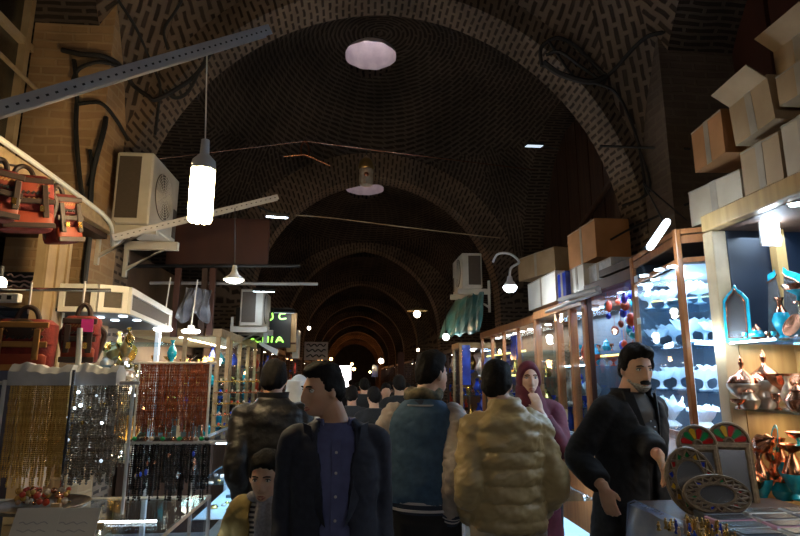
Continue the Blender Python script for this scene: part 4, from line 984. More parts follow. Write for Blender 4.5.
inner = [A+V((.05,-.02,0)), B_+V((.04,0,0)), C+V((.03,.03,0)), D+V((-.01,.03,0)), E_+V((-.01,-.02,0))]
for z in sz: part('glass_shelf', MB().prism(up(inner,z-.01), (0,0,0), (0,0,.01)), K['gshelf'], root, False)
part('light_ceiling', MB().prism(up(inner,2.27), (0,0,0), (0,0,.01)), K['whiteplastic'], root, False)
for px, py in ((644,269),(655,273),(659,263),(680,262),(684,270),(672,260)):
    p = at(px,py+ (6),Z=2.262); part('spotlight', MB().lathe([(.028,0),(.028,-.008),(.001,-.008)], p, 12), K['w_cool'], root)
part('led_strip', MB().b2((B_.x+.022,B_.y-.004,1.3),(B_.x+.028,B_.y+.006,2.26)), K['w_soft'], root, False)  # strip and its light added on the post to brighten the bowls
light('vitrine_light', 'AREA', V((B_.x+.04,B_.y+.01,1.8)), 9, COOL, root, .03, (0,R(-90),0), .9)
ty = MB(); 
ty.tube([at(648,302,Y=A.y-.03), at(712,296,Y=A.y-.35)], .006, 6)
part('yellow_tube', ty, K['w_yel'], root)
cy = (A.y+C.y)/2
light('vitrine_light', 'AREA', V((2.24,cy,2.25)), 26, COOL, root, .2, (0,0,0), .6)
for z in sz[:2]: light('vitrine_light', 'AREA', V((2.24,cy,z-.02)), 7, COOL, root, .15, (0,0,0), .6)
def scallop(r, z, a):
    if r > .05 and z > .07: return (r*(1.08+.05*math.cos(12*a)), z+.006*math.cos(12*a))
    return (r*(.82 if z < .02 else 1)*(1+.03*math.cos(12*a)), z)
rows_ = [(sz[2], [(652,.85),(668,1.0),(688,1.05),(703,1.0)], 'the upper shelf'), (sz[0], [(657,.9),(673,1.15),(690,1.2),(705,1.15),(715,.9)], 'the middle shelf'), (sz[1], [(657,.95),(674,1.15),(700,1.0),(714,1.2)], 'the lower shelf')]
ordn = ['leftmost','second from left','third from left','fourth from left','rightmost']
for z, L, nm in rows_:
    for i, (px, s) in enumerate(L):
        X = 2.24 if i % 2 == 0 else 2.36; p = at(px, 330, X=X)
        if p.y > A.y-.12: p = at(px, 330, Y=A.y-.12)
        X = p.x
        ware('footbowl', (X, p.y, z+.001), s*1.08, 'milk', name='footed_bowl', label=(ordn[i] if i < len(L)-1 else 'rightmost')+' white scalloped glass bowl on '+nm+' of the vitrine', cat='bowl', group='white glass bowls in the vitrine', tilt=(0,0,rnd.uniform(0,1)), n=48, mod=scallop)
for i, (px, s, l) in enumerate(((668,.19,'large heap-like white glass leaf centrepiece behind the black-coated man'),(705,.15,'smaller white glass leaf centrepiece at the vitrine bottom right'))):
    X = 2.3; p = at(px, 435, X=X)
    if p.y > A.y-.25: p = at(px, 435, Y=A.y-.25); X = p.x
    mb = MB(); rr = random.Random(i)
    for k in range(11):
        a = 2*PI*k/11; L = s*(.8+.4*rr.random()); u = V((math.cos(a)*.75, math.sin(a), 0)); pts = []
        for t in range(6):
            q = t/5; c = u*L*q*.8+V((0,0,.01+s*1.0*math.sin(q*1.5)*(.5+.5*rr.random()))); wd = s*.35*math.sin(PI*(.15+.8*q)); side = V((-u.y,u.x,0))
            pts.append([c-side*wd, c+V((0,0,.02))*1, c+side*wd, c-V((0,0,.008))])
        mb.rings(pts)
    mb.lathe([(s*.45,0),(s*.5,.01),(s*.3,.04),(.001,.05)], (0,0,0), 20)
    tag(mb.build('glass_centrepiece', K['milk'], loc=(X,p.y,zB+.052)), l, 'glass centrepiece')
# stickers on the glass
for i, (px, py) in enumerate(((636,279),(639,321))):
    p = at(px,py,X=A.x-.0+.0); tag(MB().box(at(px,py,X=2.09), (.004,.05,.045)).build('price_label', K['whiteplastic'], smooth=False), ('upper','lower')+() and ('upper','lower')[i]+' of two small white labels on the left post of the vitrine', 'label')
# tube lamp hanging in front
a, b = at(650,247,Y=3.0), at(667,222,Y=3.1); root = thing('tube_lamp', 'tilted bright white fluorescent lamp above the glass vitrine', 'lamp', tuple((a+b)/2))
part('housing', MB().tube([a+V((0,.03,-.0)), b+V((0,.03,0))], .03, 4, flat=.7), K['black'], root, False); part('tube', MB().tube([a, b], .021, 8, rnd_ends=True), K['w_cool'], root)
part('hanger', MB().cyl(b+V((0,.03,0)), (b.x+.1,b.y+.4,2.9), .006, 5).cyl((b.x+.1,b.y+.4,2.9),(2.9,4.5,2.95),.006,5), K['black'], root); light('lamp_light', 'POINT', (a+b)/2+V((-.03,-.06,-.03)), 9, COOL, root, .08)
# ------------------------------------------------------------------ cabinets going down the right side
cabinet('cabinet of blue and red hanging ornaments behind the black-coated man', 'right', 2.13, .5, A.y+.03, 4.9, 1.0, 2.42, (1.3,1.76), 'redwood', 'vermil', (), le=9, spots=2, pane=True)
for i in range(46):
    y = rnd.uniform(A.y+.1,4.82); z = rnd.uniform(1.85,2.3); x = rnd.uniform(2.22,2.5); s = rnd.uniform(.018,.04)
    tag(MB().ball((x,y,z), s, 9, sc=(1,1,rnd.uniform(1,1.8))).cyl((x,y,z+s), (x,y,min(2.34,z+s+.1)), .002, 4).build('hanging_ornament', K[rnd.choice(['blue','blue','purple','vermil','vermil','turq','orange'])]), 'blue or red blown ornament hanging in the cabinet left of the vitrine', 'ornament', 'hanging ornaments left of the vitrine')
fill('right', 2.13, .5, A.y+.05, 4.9, (1.001,1.301), 7, ['vase','cup','bowl','pot'], ['blue','turq','silver','white'], 'small blue or silver vessel on the lower shelves left of the vitrine', 'vessel', 'vessels left of the vitrine', .7, 1.1)
tag(MB().tube([(2.2,A.y+.08,1.78),(2.2,4.84,1.78)], .009, 6).build('led_tube', K['w_yel']), 'yellow glowing strip along the shelf under the hanging ornaments', 'strip light')
cabinet('wood framed cabinet of enamelled vases with a half open glass door', 'right', 2.1, .5, 4.92, 6.28, 1.0, 2.33, (1.32,1.7), 'woodo', 'shopblue', (5.25,5.62), pw=.06, le=15, spots=2)
fill('right', 2.1, .5, 5.25, 6.2, (1.001,1.32), 8, ['vase','cup','urn'], ['silver','white','crystal','blue'], 'pale glass or silver vase in the wood framed cabinet', 'vase', 'pale vases in the wood framed cabinet', .8, 1.3)
fill('right', 2.1, .5, 4.95, 5.6, (1.70,), 8, ['vase','cup','bowl'], ['turq','copper','vermil','silver'], 'little turquoise or copper vessel on the high shelf of the wood framed cabinet', 'vessel', 'turquoise vessels on the high shelf', .7, 1.1)
fill('right', 2.1, .5, 4.95, 5.6, (1.84,), 6, ['cup','pot'], ['turq','copper','gold'], 'tiny vessel on the top tier of the wood framed cabinet', 'vessel', 'tiny vessels on the top tier', .5, .8)
tag(MB().b2((2.15,4.95,1.825),(2.58,5.6,1.835)).build('glass_shelf', K['gshelf'], smooth=False), 'extra small glass shelf at the top of the wood framed cabinet', 'shelf')
p = at(556,309,X=2.3); ware('plate', (2.35,5.8,1.95), .95, 'gold', 'yellow round plate standing behind glass near the cabinet top', 'plate', tilt=(0,R(-80),0))
tag(MB().tube([(2.16,4.97,1.705),(2.16,5.6,1.705)], .008, 6).build('led_tube', K['w_cool']), 'white glowing strip along the shelf of the wood framed cabinet', 'strip light')
cabinet('long glass cabinet of gold lit trinkets behind the maroon-scarfed woman', 'right', 2.1, .5, 6.32, 9.0, 1.0, 2.3, (1.3,1.6,1.9), 'woodo', 'shopbrown', (7.0,7.7,8.35), le=24, lcol=(1,.9,.7), spots=2, sm='w_white')
fill('right', 2.1, .5, 6.32, 9.0, (1.001,1.3,1.6), 15, ['vase','cup','bowl','pot'], ['gold','yellow','vermil','silver','blue'], 'small gilded trinket in the long cabinet behind the maroon-scarfed woman', 'trinket', 'trinkets in the long gold lit cabinet', .7, 1.1)
for k, z in enumerate((1.62,1.92)): tag(MB().tube([(2.16,6.9,z),(2.16,8.9,z)], .012, 6).build('led_tube', K['w_yel']), ('lower','upper')[k]+' yellow glowing strip in the long gold lit cabinet', 'strip light')
tag(MB().b2(tuple(at(511,360,X=2.07)), tuple(at(516,335,X=2.07)+V((.01,0,0)))).build('blue_panel', K['blue'], smooth=False), 'narrow blue upright panel on the long gold lit cabinet', 'panel')
c2_ = at(450,350,Y=9.1)
cabinet('far right stall with dark wooden canopy below the tarpaulin', 'right', 1.75, .6, 9.05, 9.68, .9, 2.15, (1.3,1.6), 'timber', 'shopblue', (), le=7, spots=3)
fill('right', 1.75, .6, 9.05, 9.68, (.9,1.3,1.6), 6, ['vase','cup','bowl'], ['blue','gold','silver'], 'tiny vessel in the far right stall below the tarpaulin', 'vessel', 'vessels in the far right stall', .8, 1.2)
# awning frame with white tube along tops
tag(MB().tube([at(560,300,X=2.02), at(598,289,X=2.02)], .025, 8).build('awning_rail', K['whiteplastic']), 'white tube rail along the top of the wood framed cabinet', 'rail')
tag(MB().tube([at(546,312,X=2.0), at(600,292,X=2.0)], .015, 8).build('awning_rail', K['steel']), 'thinner grey rail under the white tube rail', 'rail')
# tarpaulin
mb = MB(); rs = []; n = 18
for i in range(n+1):
    t = i/n; a, b = at(484-30*t,292+9*t,Y=7.2+t*1.6), at(480-42*t,332+7*t,Y=7.2+t*1.6)
    rs.append([a.lerp(b,k/10)+V((.02*math.sin(i*1.9+k*.4),.05*math.sin(i*1.7+k*.6),.02*math.sin(i*1.3))) for k in range(11)])
mb.rings(rs, cap=False, closed=False); o = mb.build('tarpaulin', K['tarp']); md = o.modifiers.new('s','SOLIDIFY'); md.thickness = .008; tag(o, 'crumpled teal and gold tarpaulin hanging over the far right stalls', 'tarpaulin')
# globe bulb lamp with curved arm
p = at(510,287,Y=6.0); root = thing('lamp', 'bright white globe lamp on a curved white arm on the right', 'lamp', tuple(p))
part('bulb', MB().lathe([(.001,-.06),(.04,-.055),(.068,-.03),(.078,.0),(.07,.012),(.001,.02)], p, 22), glow('globe_white',(.85,.95,1),14), root)
part('lamp_neck', MB().lathe([(.07,.012),(.06,.04),(.035,.07),(.025,.12),(.001,.13)], p, 18), K['whiteplastic'], root)
part('arm', MB().tube(cat_rom([p+V((0,0,.11)), at(511,268,Y=6.0), at(519,262,Y=6.1), at(510,254,Y=6.2), at(498,254,Y=6.3), at(493,262,Y=6.4)],5), .014, 8), K['whiteplastic'], root)
light('lamp_light', 'POINT', p+V((0,-.05,-.09)), 13, (.85,.93,1), root, .08)
# small signs on the far right
for i,(x0,y0,x1,y1,Y,mt,l) in enumerate(((398,352,404,378,14,'redwood','dark red narrow banner among the far right stalls'),(372,377,378,365,20,'blue','small blue lit sign among the far stalls'),(462,345,471,385,8.6,'blue','tall deep blue hanging beside the far right stall'))):
    tag(MB().b2(tuple(at(x0,y0,Y=Y)), tuple(at(x1,y1,Y=Y)+V((0,.03,0)))).build('banner', K[mt], smooth=False), l, 'banner')
# cardboard boxes on the shop roof
def carton(x0, y0, x1, y1, X, label, mt, rz=0, d=.32, open_=False, tilt=0, zb=None):
    """front face spans the pixel box on the plane X"""
    a, b = at(x0,y1,X=X), at(x1,y0,X=X); a2 = at(x0,y0,X=X); b2_ = at(x1,y1,X=X)
    ya, yb = at(x0,(y0+y1)/2,X=X).y, at(x1,(y0+y1)/2,X=X).y; zc = (at((x0+x1)/2,y1,X=X).z+at((x0+x1)/2,y0,X=X).z)/2; h = abs(at((x0+x1)/2,y0,X=X).z-at((x0+x1)/2,y1,X=X).z); w = abs(ya-yb)
    if zb is not None: zc = zb+h/2
    root = thing('cardboard_box', label, 'cardboard box', (X+d/2, (ya+yb)/2, zc-h/2)); root.rotation_euler = (tilt, 0, rz)
    MB().box((0,0,h/2), (d,w,h)).build('box_body', K[mt], root, False)
    t = MB(); t.box((-d/2-.001,0,h/2), (.003,.05,h)).box((0,0,h+.001), (d,.05,.003)); t.build('packing_tape', K['tape'], root, False)
    if open_:
        fl = MB(); fl.box((-d/2-.05,0,h+.02), (.13,w*.96,.006), 0, Matrix.Rotation(R(35),3,'Y')); fl.build('flap', K[mt], root, False)
    else:
        MB().box((-d/2-.002,0,h*.97), (.004,w,.006)).build('flap', K['tape'], root, False)
    return h
RT = 2.502
carton(690,178,737,217,2.14,'pale cardboard box at the left end, lowest of the pile over the shops','cardw',R(6),.34,zb=RT+.02)
carton(742,140,783,200,2.16,'brown cardboard box second in the bottom row of the pile','card',0,.34,zb=RT+.02)
carton(784,116,830,186,2.16,'pale cardboard box at the right end of the bottom row','cardw',0,.34,zb=RT+.02)
za = RT+.02
def over(px0,py0,px1,py1,X,l,m,**k): return carton(px0,py0,px1,py1,X,l,m,**k)
over(691,118,728,163,2.2,'orange-brown cardboard box on top at the left end of the pile','cardo',rz=R(-5),zb=at(710,166,X=2.2).z+.02)
over(732,92,775,140,2.18,'torn cardboard box on the second layer with an open flap','card',open_=True,tilt=R(-4),zb=at(755,138,X=2.18).z+.03)
over(778,78,830,112,2.18,'cardboard box on the second layer at the right edge','card',zb=at(790,112,X=2.18).z+.06)
over(775,50,830,82,2.24,'smaller cardboard box topmost of the pile at the right edge','card',open_=True,zb=at(795,84,X=2.24).z+.1)
# boxes on top of the farther cabinets
def fbox(x0,y0,x1,y1,X,l,m,d=.35,rz=0,cat='cardboard box'): carton(x0,y0,x1,y1,X,l,m,rz,d)
fbox(568,226,596,264,2.35,'tall orange-brown box standing high over the farther cabinets','cardo')
fbox(524,253,545,277,2.25,'small tan box tilted beside the globe lamp','card',rz=R(15))
fbox(528,277,556,306,2.2,'open white box stacked over the wood framed cabinet','white',.3)
fbox(570,266,584,292,2.2,'upright white box on the cabinet under the tall orange-brown box','white',.3)
fbox(586,262,612,292,2.25,'dark grey box beside the upright white box','gpaper',.3)
fbox(558,272,566,303,2.15,'narrow blue and white bottle-like carton between the white boxes','blue',.1)
# recess boarding high on the right
mb = MB()
for k in range(9): mb.b2((3.3,6.05+k*.4,2.4),(3.34,6.42+k*.4,5.4))
struct(mb.build('wall_right_boarding', K['darkwood'], smooth=False))
tag(MB().tube([(3.2,9.5,3.0),(3.2,6.1,4.1)], .04, 8).build('wooden_brace', K['darkwood']), 'dark brace slanting across the boarded recess on the right', 'brace')
mb = MB()
for k in range(6): mb.b2((3.6,1.4+k*.55,2.5),(3.64,1.9+k*.55,5.6))
struct(mb.build('wall_right_panelling', K['redwood'], smooth=False))
# ------------------------------------------------------------------ stained glass mirrors and table
ztab = at(700,512,Y=2.45).z
X0 = at(652,505,Y=2.5).x
tr = thing('market_table', 'plastic covered table with boxes and trinkets in the lower right corner', 'table', (1.9,2.2,0))
part('tabletop', MB().b2((X0,1.55,ztab-.05),(2.04,2.7,ztab)), K['darkwood'], tr, False, .01)
cl = MB(); rs = []
for i in range(26):
    y = 1.55+i*1.15/25; w = .02*math.sin(i*1.3); rs.append([V((X0+.02,y,ztab+.003)), V((X0-.02+w*.3,y,ztab-.01)), V((X0-.05+w,y,ztab-.14)), V((X0-.05-w,y,ztab-.38))])
cl.rings(rs, cap=False, closed=False); q = part('plastic_skirt', cl, pm('blue_plastic',(.35,.42,.6),(.15,.2,.35),scale=5,rough=.25,coat=.5), tr); md = q.modifiers.new('s','SOLIDIFY'); md.thickness = .006
for x in (X0+.08,1.98):
    for y in (1.62,2.63): part('leg', MB().b2((x-.025,y-.025,0),(x+.025,y+.025,ztab-.05)), K['darkwood'], tr, False)
GL = ['red_g','green_g','yellow_g','blue_g']
for nme, c in (('red_g',(.55,.02,.02)),('green_g',(.02,.3,.09)),('yellow_g',(.8,.45,.03)),('blue_g',(.03,.06,.55))): K[nme] = pm(nme, c, rough=.12, coat=.6)
def mirror(kind, px, py, Y, w, h, label, lean=R(-12), rz=0):
    """py: pixel row of the foot"""
    p = at(px, py, Y=Y); root = thing('stained_glass_mirror', label, 'mirror', tuple(p)); root.rotation_euler = (lean, 0, rz)
    bm_ = MB(); gl = MB(); ir = MB(); cm = MB(); T = .022
    def P(x, z, y=0): return V((x, y, z))
    if kind == 'arch':
        r = w/2; zs = h-r
        o = [P(-r,0),P(r,0),P(r,zs)]+[P(r*math.cos(a),zs+r*math.sin(a)) for a in [PI*k/18 for k in range(1,18)]]+[P(-r,zs)]
        bm_.prism(o, (0,0,0), (0,T,0)); gl.prism([P(-r*.66,.03,-.006),P(r*.66,.03,-.006),P(r*.66,zs-.035,-.006),P(-r*.66,zs-.035,-.006)], (0,0,0), (0,.005,0))
        fr_ = MB(); fr_.box((-r*.78,-.008,zs*.5), (r*.2,.012,zs*.98)); fr_.box((r*.78,-.008,zs*.5), (r*.2,.012,zs*.98)); fr_.box((0,-.008,zs-.015), (w*.9,.012,.025)); bezel(fr_.build('moulding', K['inlay'], root, False), .003)
        for k in range(6):
            a0 = PI*(k+.12)/6; a1 = PI*(k+.88)/6
            pts = [P(r*.28*math.cos(a0),zs+r*.28*math.sin(a0),-.006),P(r*.75*math.cos(a0),zs+r*.75*math.sin(a0),-.006),P(r*.86*math.cos((a0+a1)/2),zs+r*.86*math.sin((a0+a1)/2),-.006),P(r*.75*math.cos(a1),zs+r*.75*math.sin(a1),-.006),P(r*.28*math.cos(a1),zs+r*.28*math.sin(a1),-.006)]
            g = MB().prism(pts, (0,0,0), (0,.005,0)); g.build('coloured_pane', K[['red_g','green_g','red_g','yellow_g','green_g','red_g'][k]], root, False)
        cm.tube([P(r*.93*math.cos(PI*k/18),zs+r*.93*math.sin(PI*k/18),-.004) for k in range(19)], .008, 6)
        cm.tube([P(r*.2*math.cos(PI*k/10),zs+r*.2*math.sin(PI*k/10),-.006) for k in range(11)], .006, 6)
    else:
        ra, rb_ = w/2, h/2; c = rb_
        n = 40
        bm_.prism([P(ra*math.cos(2*PI*k/n),c+rb_*math.sin(2*PI*k/n)) for k in range(n)], (0,0,0), (0,T,0))
        q = .62 if kind == 'round' else .55
        gl.prism([P(ra*q*math.cos(2*PI*k/n),c+rb_*q*math.sin(2*PI*k/n),-.006) for k in range(n)], (0,0,0), (0,.005,0))
        N = 14 if kind == 'round' else 18
        for k in range(N):
            a0, a1 = 2*PI*(k+.14)/N, 2*PI*(k+.86)/N; am = (a0+a1)/2
            pts = [P(ra*f*math.cos(a),c+rb_*f*math.sin(a),-.006) for f, a in ((q+.07,am),(.8,a0),(.93,am),(.8,a1))]
            g = MB().prism(pts, (0,0,0), (0,.005,0)); g.build('coloured_pane', K[GL[(k*3+k//4) % 4] if kind == 'round' or k % 3 == 0 else 'dleather'], root, False)
        for f in (1.0,q+.03): cm.tube([P(ra*f*math.cos(2*PI*k/n),c+rb_*f*math.sin(2*PI*k/n),-.004) for k in range(n+1)], .008, 6)
        for k in range(N):
            for sgn in (1,-1): cm.tube([P(ra*(q+.04)*math.cos(2*PI*(k-.5*sgn)/N),c+rb_*(q+.04)*math.sin(2*PI*(k-.5*sgn)/N),-.006), P(ra*.97*math.cos(2*PI*(k+.5*sgn)/N),c+rb_*.97*math.sin(2*PI*(k+.5*sgn)/N),-.006)], .0055, 5)
    bm_.build('wooden_back', K['inlay'], root, False); gl.build('mirror_plate', K['mirror'], root, False); cm.build('carved_moulding', K['inlay'], root)
    return root
mirror('arch', 739, 512, 2.62, .19, .405, 'arched mirror with coloured fan top, right and rear of the pair', R(-10), R(-22))
mirror('arch', 709, 512, 2.52, .175, .375, 'arched mirror with coloured fan top, left of the pair', R(-12), R(-12))
mirror('round', 697, 514, 2.36, .20, .26, 'round mirror ringed with coloured glass leaning before the arched pair', R(-13), R(-8))
mirror('oval', 722, 514, 2.26, .26, .145, 'low oval mirror in a lattice frame in front of the other mirrors', R(-22), R(-6))
# boxes of goods lying on the table
k = 0
cols = ['gpaper','whiteplastic','shopblue','gpaper','shopblue','whiteplastic']; K['pinkp'] = pm('pink_card',(.6,.22,.35),(.5,.3,.4))
for i in range(6):
    for j in range(4):
        x = lerp(1.38,1.93,j/3)+.02*i; y = 1.78+i*.10
        root = thing('gift_box', ('pink' if (i+j) % 7 == 4 else 'pale')+' gift box, '+('first','second','third','fourth','fifth','last')[i]+' row from the front, '+('left','inner left','inner right','right')[j]+' column', 'gift box', (x,y,ztab))
        o = MB().box((0,0,.02), (.16,.085,.04)).build('box_body', K[cols[(i*2+j) % 6] if (i+j) % 7 != 4 else 'pinkp'], root, False); bezel(o, .003); root.rotation_euler = (0,0,rnd.uniform(-.05,.05))
        MB().box((0,0,.042), (.14,.065,.004)).build('clear_lid', K['dglass'], root, False); root['group'] = 'gift boxes on the table'
for i in range(60):
    p = at(rnd.uniform(690,738), 0, Y=2) ; x = rnd.uniform(1.17,1.36); y = rnd.uniform(1.95,2.22); h = rnd.uniform(.03,.055)
    mb = MB().lathe([(.008,0),(.009,.004),(.004,h*.3),(.007,h*.6),(.003,h*.8),(.005,h*.9),(.001,h)], (0,0,0), 8)
    tag(mb.build('figurine', K[rnd.choice(['gold','brass','gold','brass','silver','blue'])], loc=(x,y,ztab+.001)), 'tiny upright metal figurine crowded on the table before the mirrors', 'figurine', 'tiny figurines on the table')
# lit counter on the right, small chequered box
p = at(550,438,Y=4.15); q = at(596,438,Y=4.15)
low_counter('white lit glass counter between the puffer-jacketed and black-coated men', p.x-.45, q.x, 4.15, 5.1, p.z, 34, near='right', n=80, jl='small silver jewellery piece in the lit counter on the right')
root = thing('chequered_box', 'small wooden box with black and gold chequered side on the right counter', 'box', (at(558,437,Y=4.35).x,4.35,p.z+.006))
bx0 = root.location; part('box_body', MB().b2((bx0.x-.09,4.28,bx0.z),(bx0.x+.06,4.42,bx0.z+.19)), K['wood'], root, False, .004)
ck = MB()
for i in range(5):
    for j in range(6):
        if (i+j) % 2: ck.box((bx0.x-.005+i*.015,4.278,bx0.z+.02+j*.017), (.015,.004,.017))
part('chequer', ck, K['black'], root, False)
# stalls farther down the hall, both sides, dim with small lamps
for i in range(9):
    for sd, xf in (('left',-1.6),('right',2.15)):
        y = 10.4+i*4.5; 
        if i > 6: continue
        cabinet('dim far stall '+('on the left ','on the right ')[sd == 'right']+('just past the second arch','under the second skylight dome','two bays down the hall','three bays down the hall','four bays down the hall','five bays down the hall','six bays down the hall')[i], sd, xf, .5, y, y+3.4, .9, 2.2, (1.3,1.7), 'darkwood', 'shopbrown', (y+1.1,y+2.2), le=(5 if i < 4 else 3), lcol=((1,.65,.35) if (i+(sd == 'left')) % 2 else (.8,.85,1)), spots=1, sm='w_orange' if i % 2 else 'w_bulb', base='darkwood', pane=False)
        if i < 2: fill(sd, xf, .5, y, y+3.4, (.9,1.3,1.7), 9, ['vase','bowl','cup'], ['gold','vermil','blue','silver','copper'], 'small glinting goods on the '+sd+' stall '+('past the second arch','under the second skylight')[i], 'goods', 'goods on the '+sd+' stall '+('past the second arch','under the second skylight')[i], .8, 1.3)

# pendant lamps added out of view behind the camera to light the people
pendant('lamp', (-.7,-1.0,2.75), (-.7,-1.0,5.5), 'added white shaded pendant lamp out of view behind the camera, left one', 'w_white', 20, (1,.8,.56), .12)
pendant('lamp', (1.3,-.6,2.75), (1.3,-.6,5.5), 'added white shaded pendant lamp out of view behind the camera, right one', 'w_cool', 19, (.9,.92,1), .12)
# ------------------------------------------------------------------ people
SK = dict(skin=pm('skin', (.66,.40,.27), (.6,.34,.22), scale=12, rough=.5, sub=.12), skin2=pm('skin_pale', (.68,.45,.33), (.6,.38,.27), scale=12, rough=.5, sub=.12),
 hair=pm('dark_hair', (.012,.009,.008), (.006,.005,.004), scale=60, rough=.75, bump=.3, spec=.2), beard=pm('grey_beard', (.5,.48,.46), (.2,.19,.18), scale=120, rough=.8), stubble=pm('stubble', (.16,.1,.075), (.12,.08,.06), scale=120, rough=.7),
 lips=pm('lips', (.45,.15,.12), rough=.4), eyew=pm('eye_white', (.75,.73,.7), rough=.15), iris=pm('iris', (.03,.018,.01), rough=.1),
 navy=pm('navy_wool', (.018,.024,.045), (.012,.016,.032), scale=40, rough=.8), shirtb=pm('blue_shirt', (.10,.12,.27), (.08,.09,.21), scale=20, rough=.8), trous=pm('black_trousers', (.012,.012,.014), rough=.8),
 leather=pm('black_leather', (.010,.009,.009), (.006,.005,.005), scale=20, rough=.48, bump=.25, bscale=60), olive=pm('mustard_coat', (.33,.25,.085), (.24,.18,.06), scale=12, rough=.8), greyk=pm('grey_knit', (.3,.3,.34), (.2,.2,.24), scale=60, rough=.9),
 vars=pm('blue_wool', (.055,.12,.21), (.04,.09,.16), scale=40, rough=.85), vsl=pm('grey_sleeve_leather', (.40,.36,.33), (.3,.25,.22), scale=8, rough=.5), rib=pm('navy_rib', (.03,.045,.08), rough=.9), ribw=pm('white_stripe', (.55,.55,.58), rough=.8),
 camo=pm('camouflage_scarf', (.25,.2,.11), (.06,.06,.04), scale=30, rough=.9), puffer=pm('khaki_nylon', (.46,.36,.18), (.40,.31,.15), scale=6, rough=.42, bump=.12, bscale=9), beige=pm('beige_trousers', (.42,.36,.28), rough=.8),
 maroon=pm('maroon_cloth', (.12,.012,.03), (.08,.008,.02), scale=20, rough=.8), wool=pm('black_wool_coat', (.016,.018,.022), (.010,.011,.014), scale=60, rough=.85), shirtk=pm('black_dotted_shirt', (.02,.02,.024), (.012,.012,.014), rough=.6),
 jeans=pm('blue_jeans', (.07,.12,.2), (.05,.08,.14), scale=30, rough=.85), whitec=pm('white_cloth', (.50,.56,.66), (.4,.46,.56), scale=10, rough=.8), shoe=pm('black_shoe', (.015,.012,.01), rough=.35),
 brownc=pm('brown_cloth', (.045,.022,.015), rough=.85), greyc=pm('grey_cloth', (.03,.03,.034), rough=.85), greenc=pm('dark_green_cloth', (.014,.022,.016), rough=.85))
def stripes(name, c1, c2, sc, ax='Z'):
    m = pm(name, c1); nt = m.node_tree; b = nt.nodes['Principled BSDF']; tc = nt.nodes['Texture Coordinate']; w = nt.nodes.new('ShaderNodeTexWave')
    w.bands_direction = ax; w.inputs['Scale'].default_value = sc; nt.links.new(tc.outputs['Object'], w.inputs['Vector']); r = nt.nodes.new('ShaderNodeValToRGB'); r.color_ramp.interpolation = 'CONSTANT'
    r.color_ramp.elements[0].color = (*c1,1); r.color_ramp.elements[1].position = .5; r.color_ramp.elements[1].color = (*c2,1); nt.links.new(w.outputs['Fac'], r.inputs[0]); nt.links.new(r.outputs[0], b.inputs['Base Color']); return m
SK['striped'] = stripes('striped_shirt', (.7,.7,.72), (.03,.04,.07), 11)

def G(x, s): return math.exp(-(x/s)**2)
def head_pt(d, F_=1.0):
    """surface point of a head for unit direction d (x right, y front, z up), centred between the ears"""
    x, y, z = d; P = V((x*.076, y*.097, z*.117))
    t = sstep(-z, .05, 1.0); fr = sstep(y, -.1, .6)
    P.x *= 1-.30*t
    if y < 0: P.y *= 1-.42*sstep(-z, .15, .95)
    P.y += .030*G(P.z+.092, .035)*fr
    P.x *= 1-.06*G(P.z-.02, .03)*fr
    if y > 0:
        ax = abs(P.x)
        P.y -= .004*G(P.z-.055,.03)
        P.y += .007*G(P.z-.030,.010)*G(ax-.022,.022)                       # brow
        P.y -= .012*G(P.z-.010,.012)*G(ax-.031,.013)                       # eye socket
        P.y += .004*G(P.z+.018,.018)*G(ax-.045,.018)                       # cheek
        nb = sstep(P.z, -.047, -.036)*(1-sstep(P.z, -.03, .035))           # nose wedge
        P.y += .026*F_*nb*G(ax,.0105+.004*G(P.z+.036,.012))+.006*G(ax,.011)*G(P.z-.012,.02)
        P.y += .005*G(ax-.014,.006)*G(P.z+.038,.007)
        P.y -= .003*G(P.z+.052,.006)*G(ax,.02)
        P.y += .0065*G(P.z+.062,.006)*G(ax,.020)+.0065*G(P.z+.074,.006)*G(ax,.017)-.003*G(P.z+.068,.0025)*G(ax,.024)
        P.y -= .003*G(P.z+.085,.006)*G(ax,.02)
        P.y += .006*G(P.z+.103,.012)*G(ax,.02)
    return P
def head_rings(off=None, na=56, nz=44, F_=1.0):
    rs = []
    for i in range(nz+1):
        e = -PI/2+PI*(.015+.97*i/nz); L = []
        for j in range(na):
            a = 2*PI*j/na; d = V((math.cos(e)*math.cos(a), math.cos(e)*math.sin(a), math.sin(e))); P = head_pt(d, F_)
            if off: P = P+d*off(P, d)
            L.append(P)
        rs.append(L)
    return rs
HL = [(-.1,-.085),(-.05,-.07),(-.02,-.03),(.0,.0),(.012,-.012),(.028,-.002),(.036,.03),(.06,.048),(.075,.060),(.1,.066)]
def hair_off(th=.016, line=HL, top=.014, quiff=0, rough=.007, recede=0, up=0):
    def f(P, d):
        zl = interp(P.y, line)+(up if P.y > .03 else 0)+.010*noise.noise(P*60)+recede*G(abs(P.x)-.045,.02)*(1 if P.y > .02 else 0)
        m = sstep(P.z-zl, -.006, .012)
        n = noise.noise(V((P.x*45,P.y*22,P.z*28)))*rough+noise.noise(P*130)*rough*.45
        t = th+top*sstep(P.z,.03,.11)+quiff*G(P.y-.07,.035)*G(P.z-.085,.03)+n
        return lerp(-.012, t, m)
    return f
def beard_off(lo=-.2, hi=-.035, th=.006, goat=False, side=True):
    def f(P, d):
        m = sstep(P.y, -.005, .02)*(1-sstep(P.z, hi-.008, hi+.008+(.03*sstep(abs(P.x),.045,.06) if side else 0)))
        if goat: m *= G(abs(P.x), .036)**1.0 if P.z > -.3 else 0
        mo = G(P.z+.068,.0075)*G(P.x,.024)
        m *= 1-mo
        if not goat: m *= 1-sstep(G(P.z+.055,.011)*G(abs(P.x),.03), .3, .6)*0
        return lerp(-.01, th+noise.noise(P*150)*.0012, sstep(m, .25, .6))
    return f
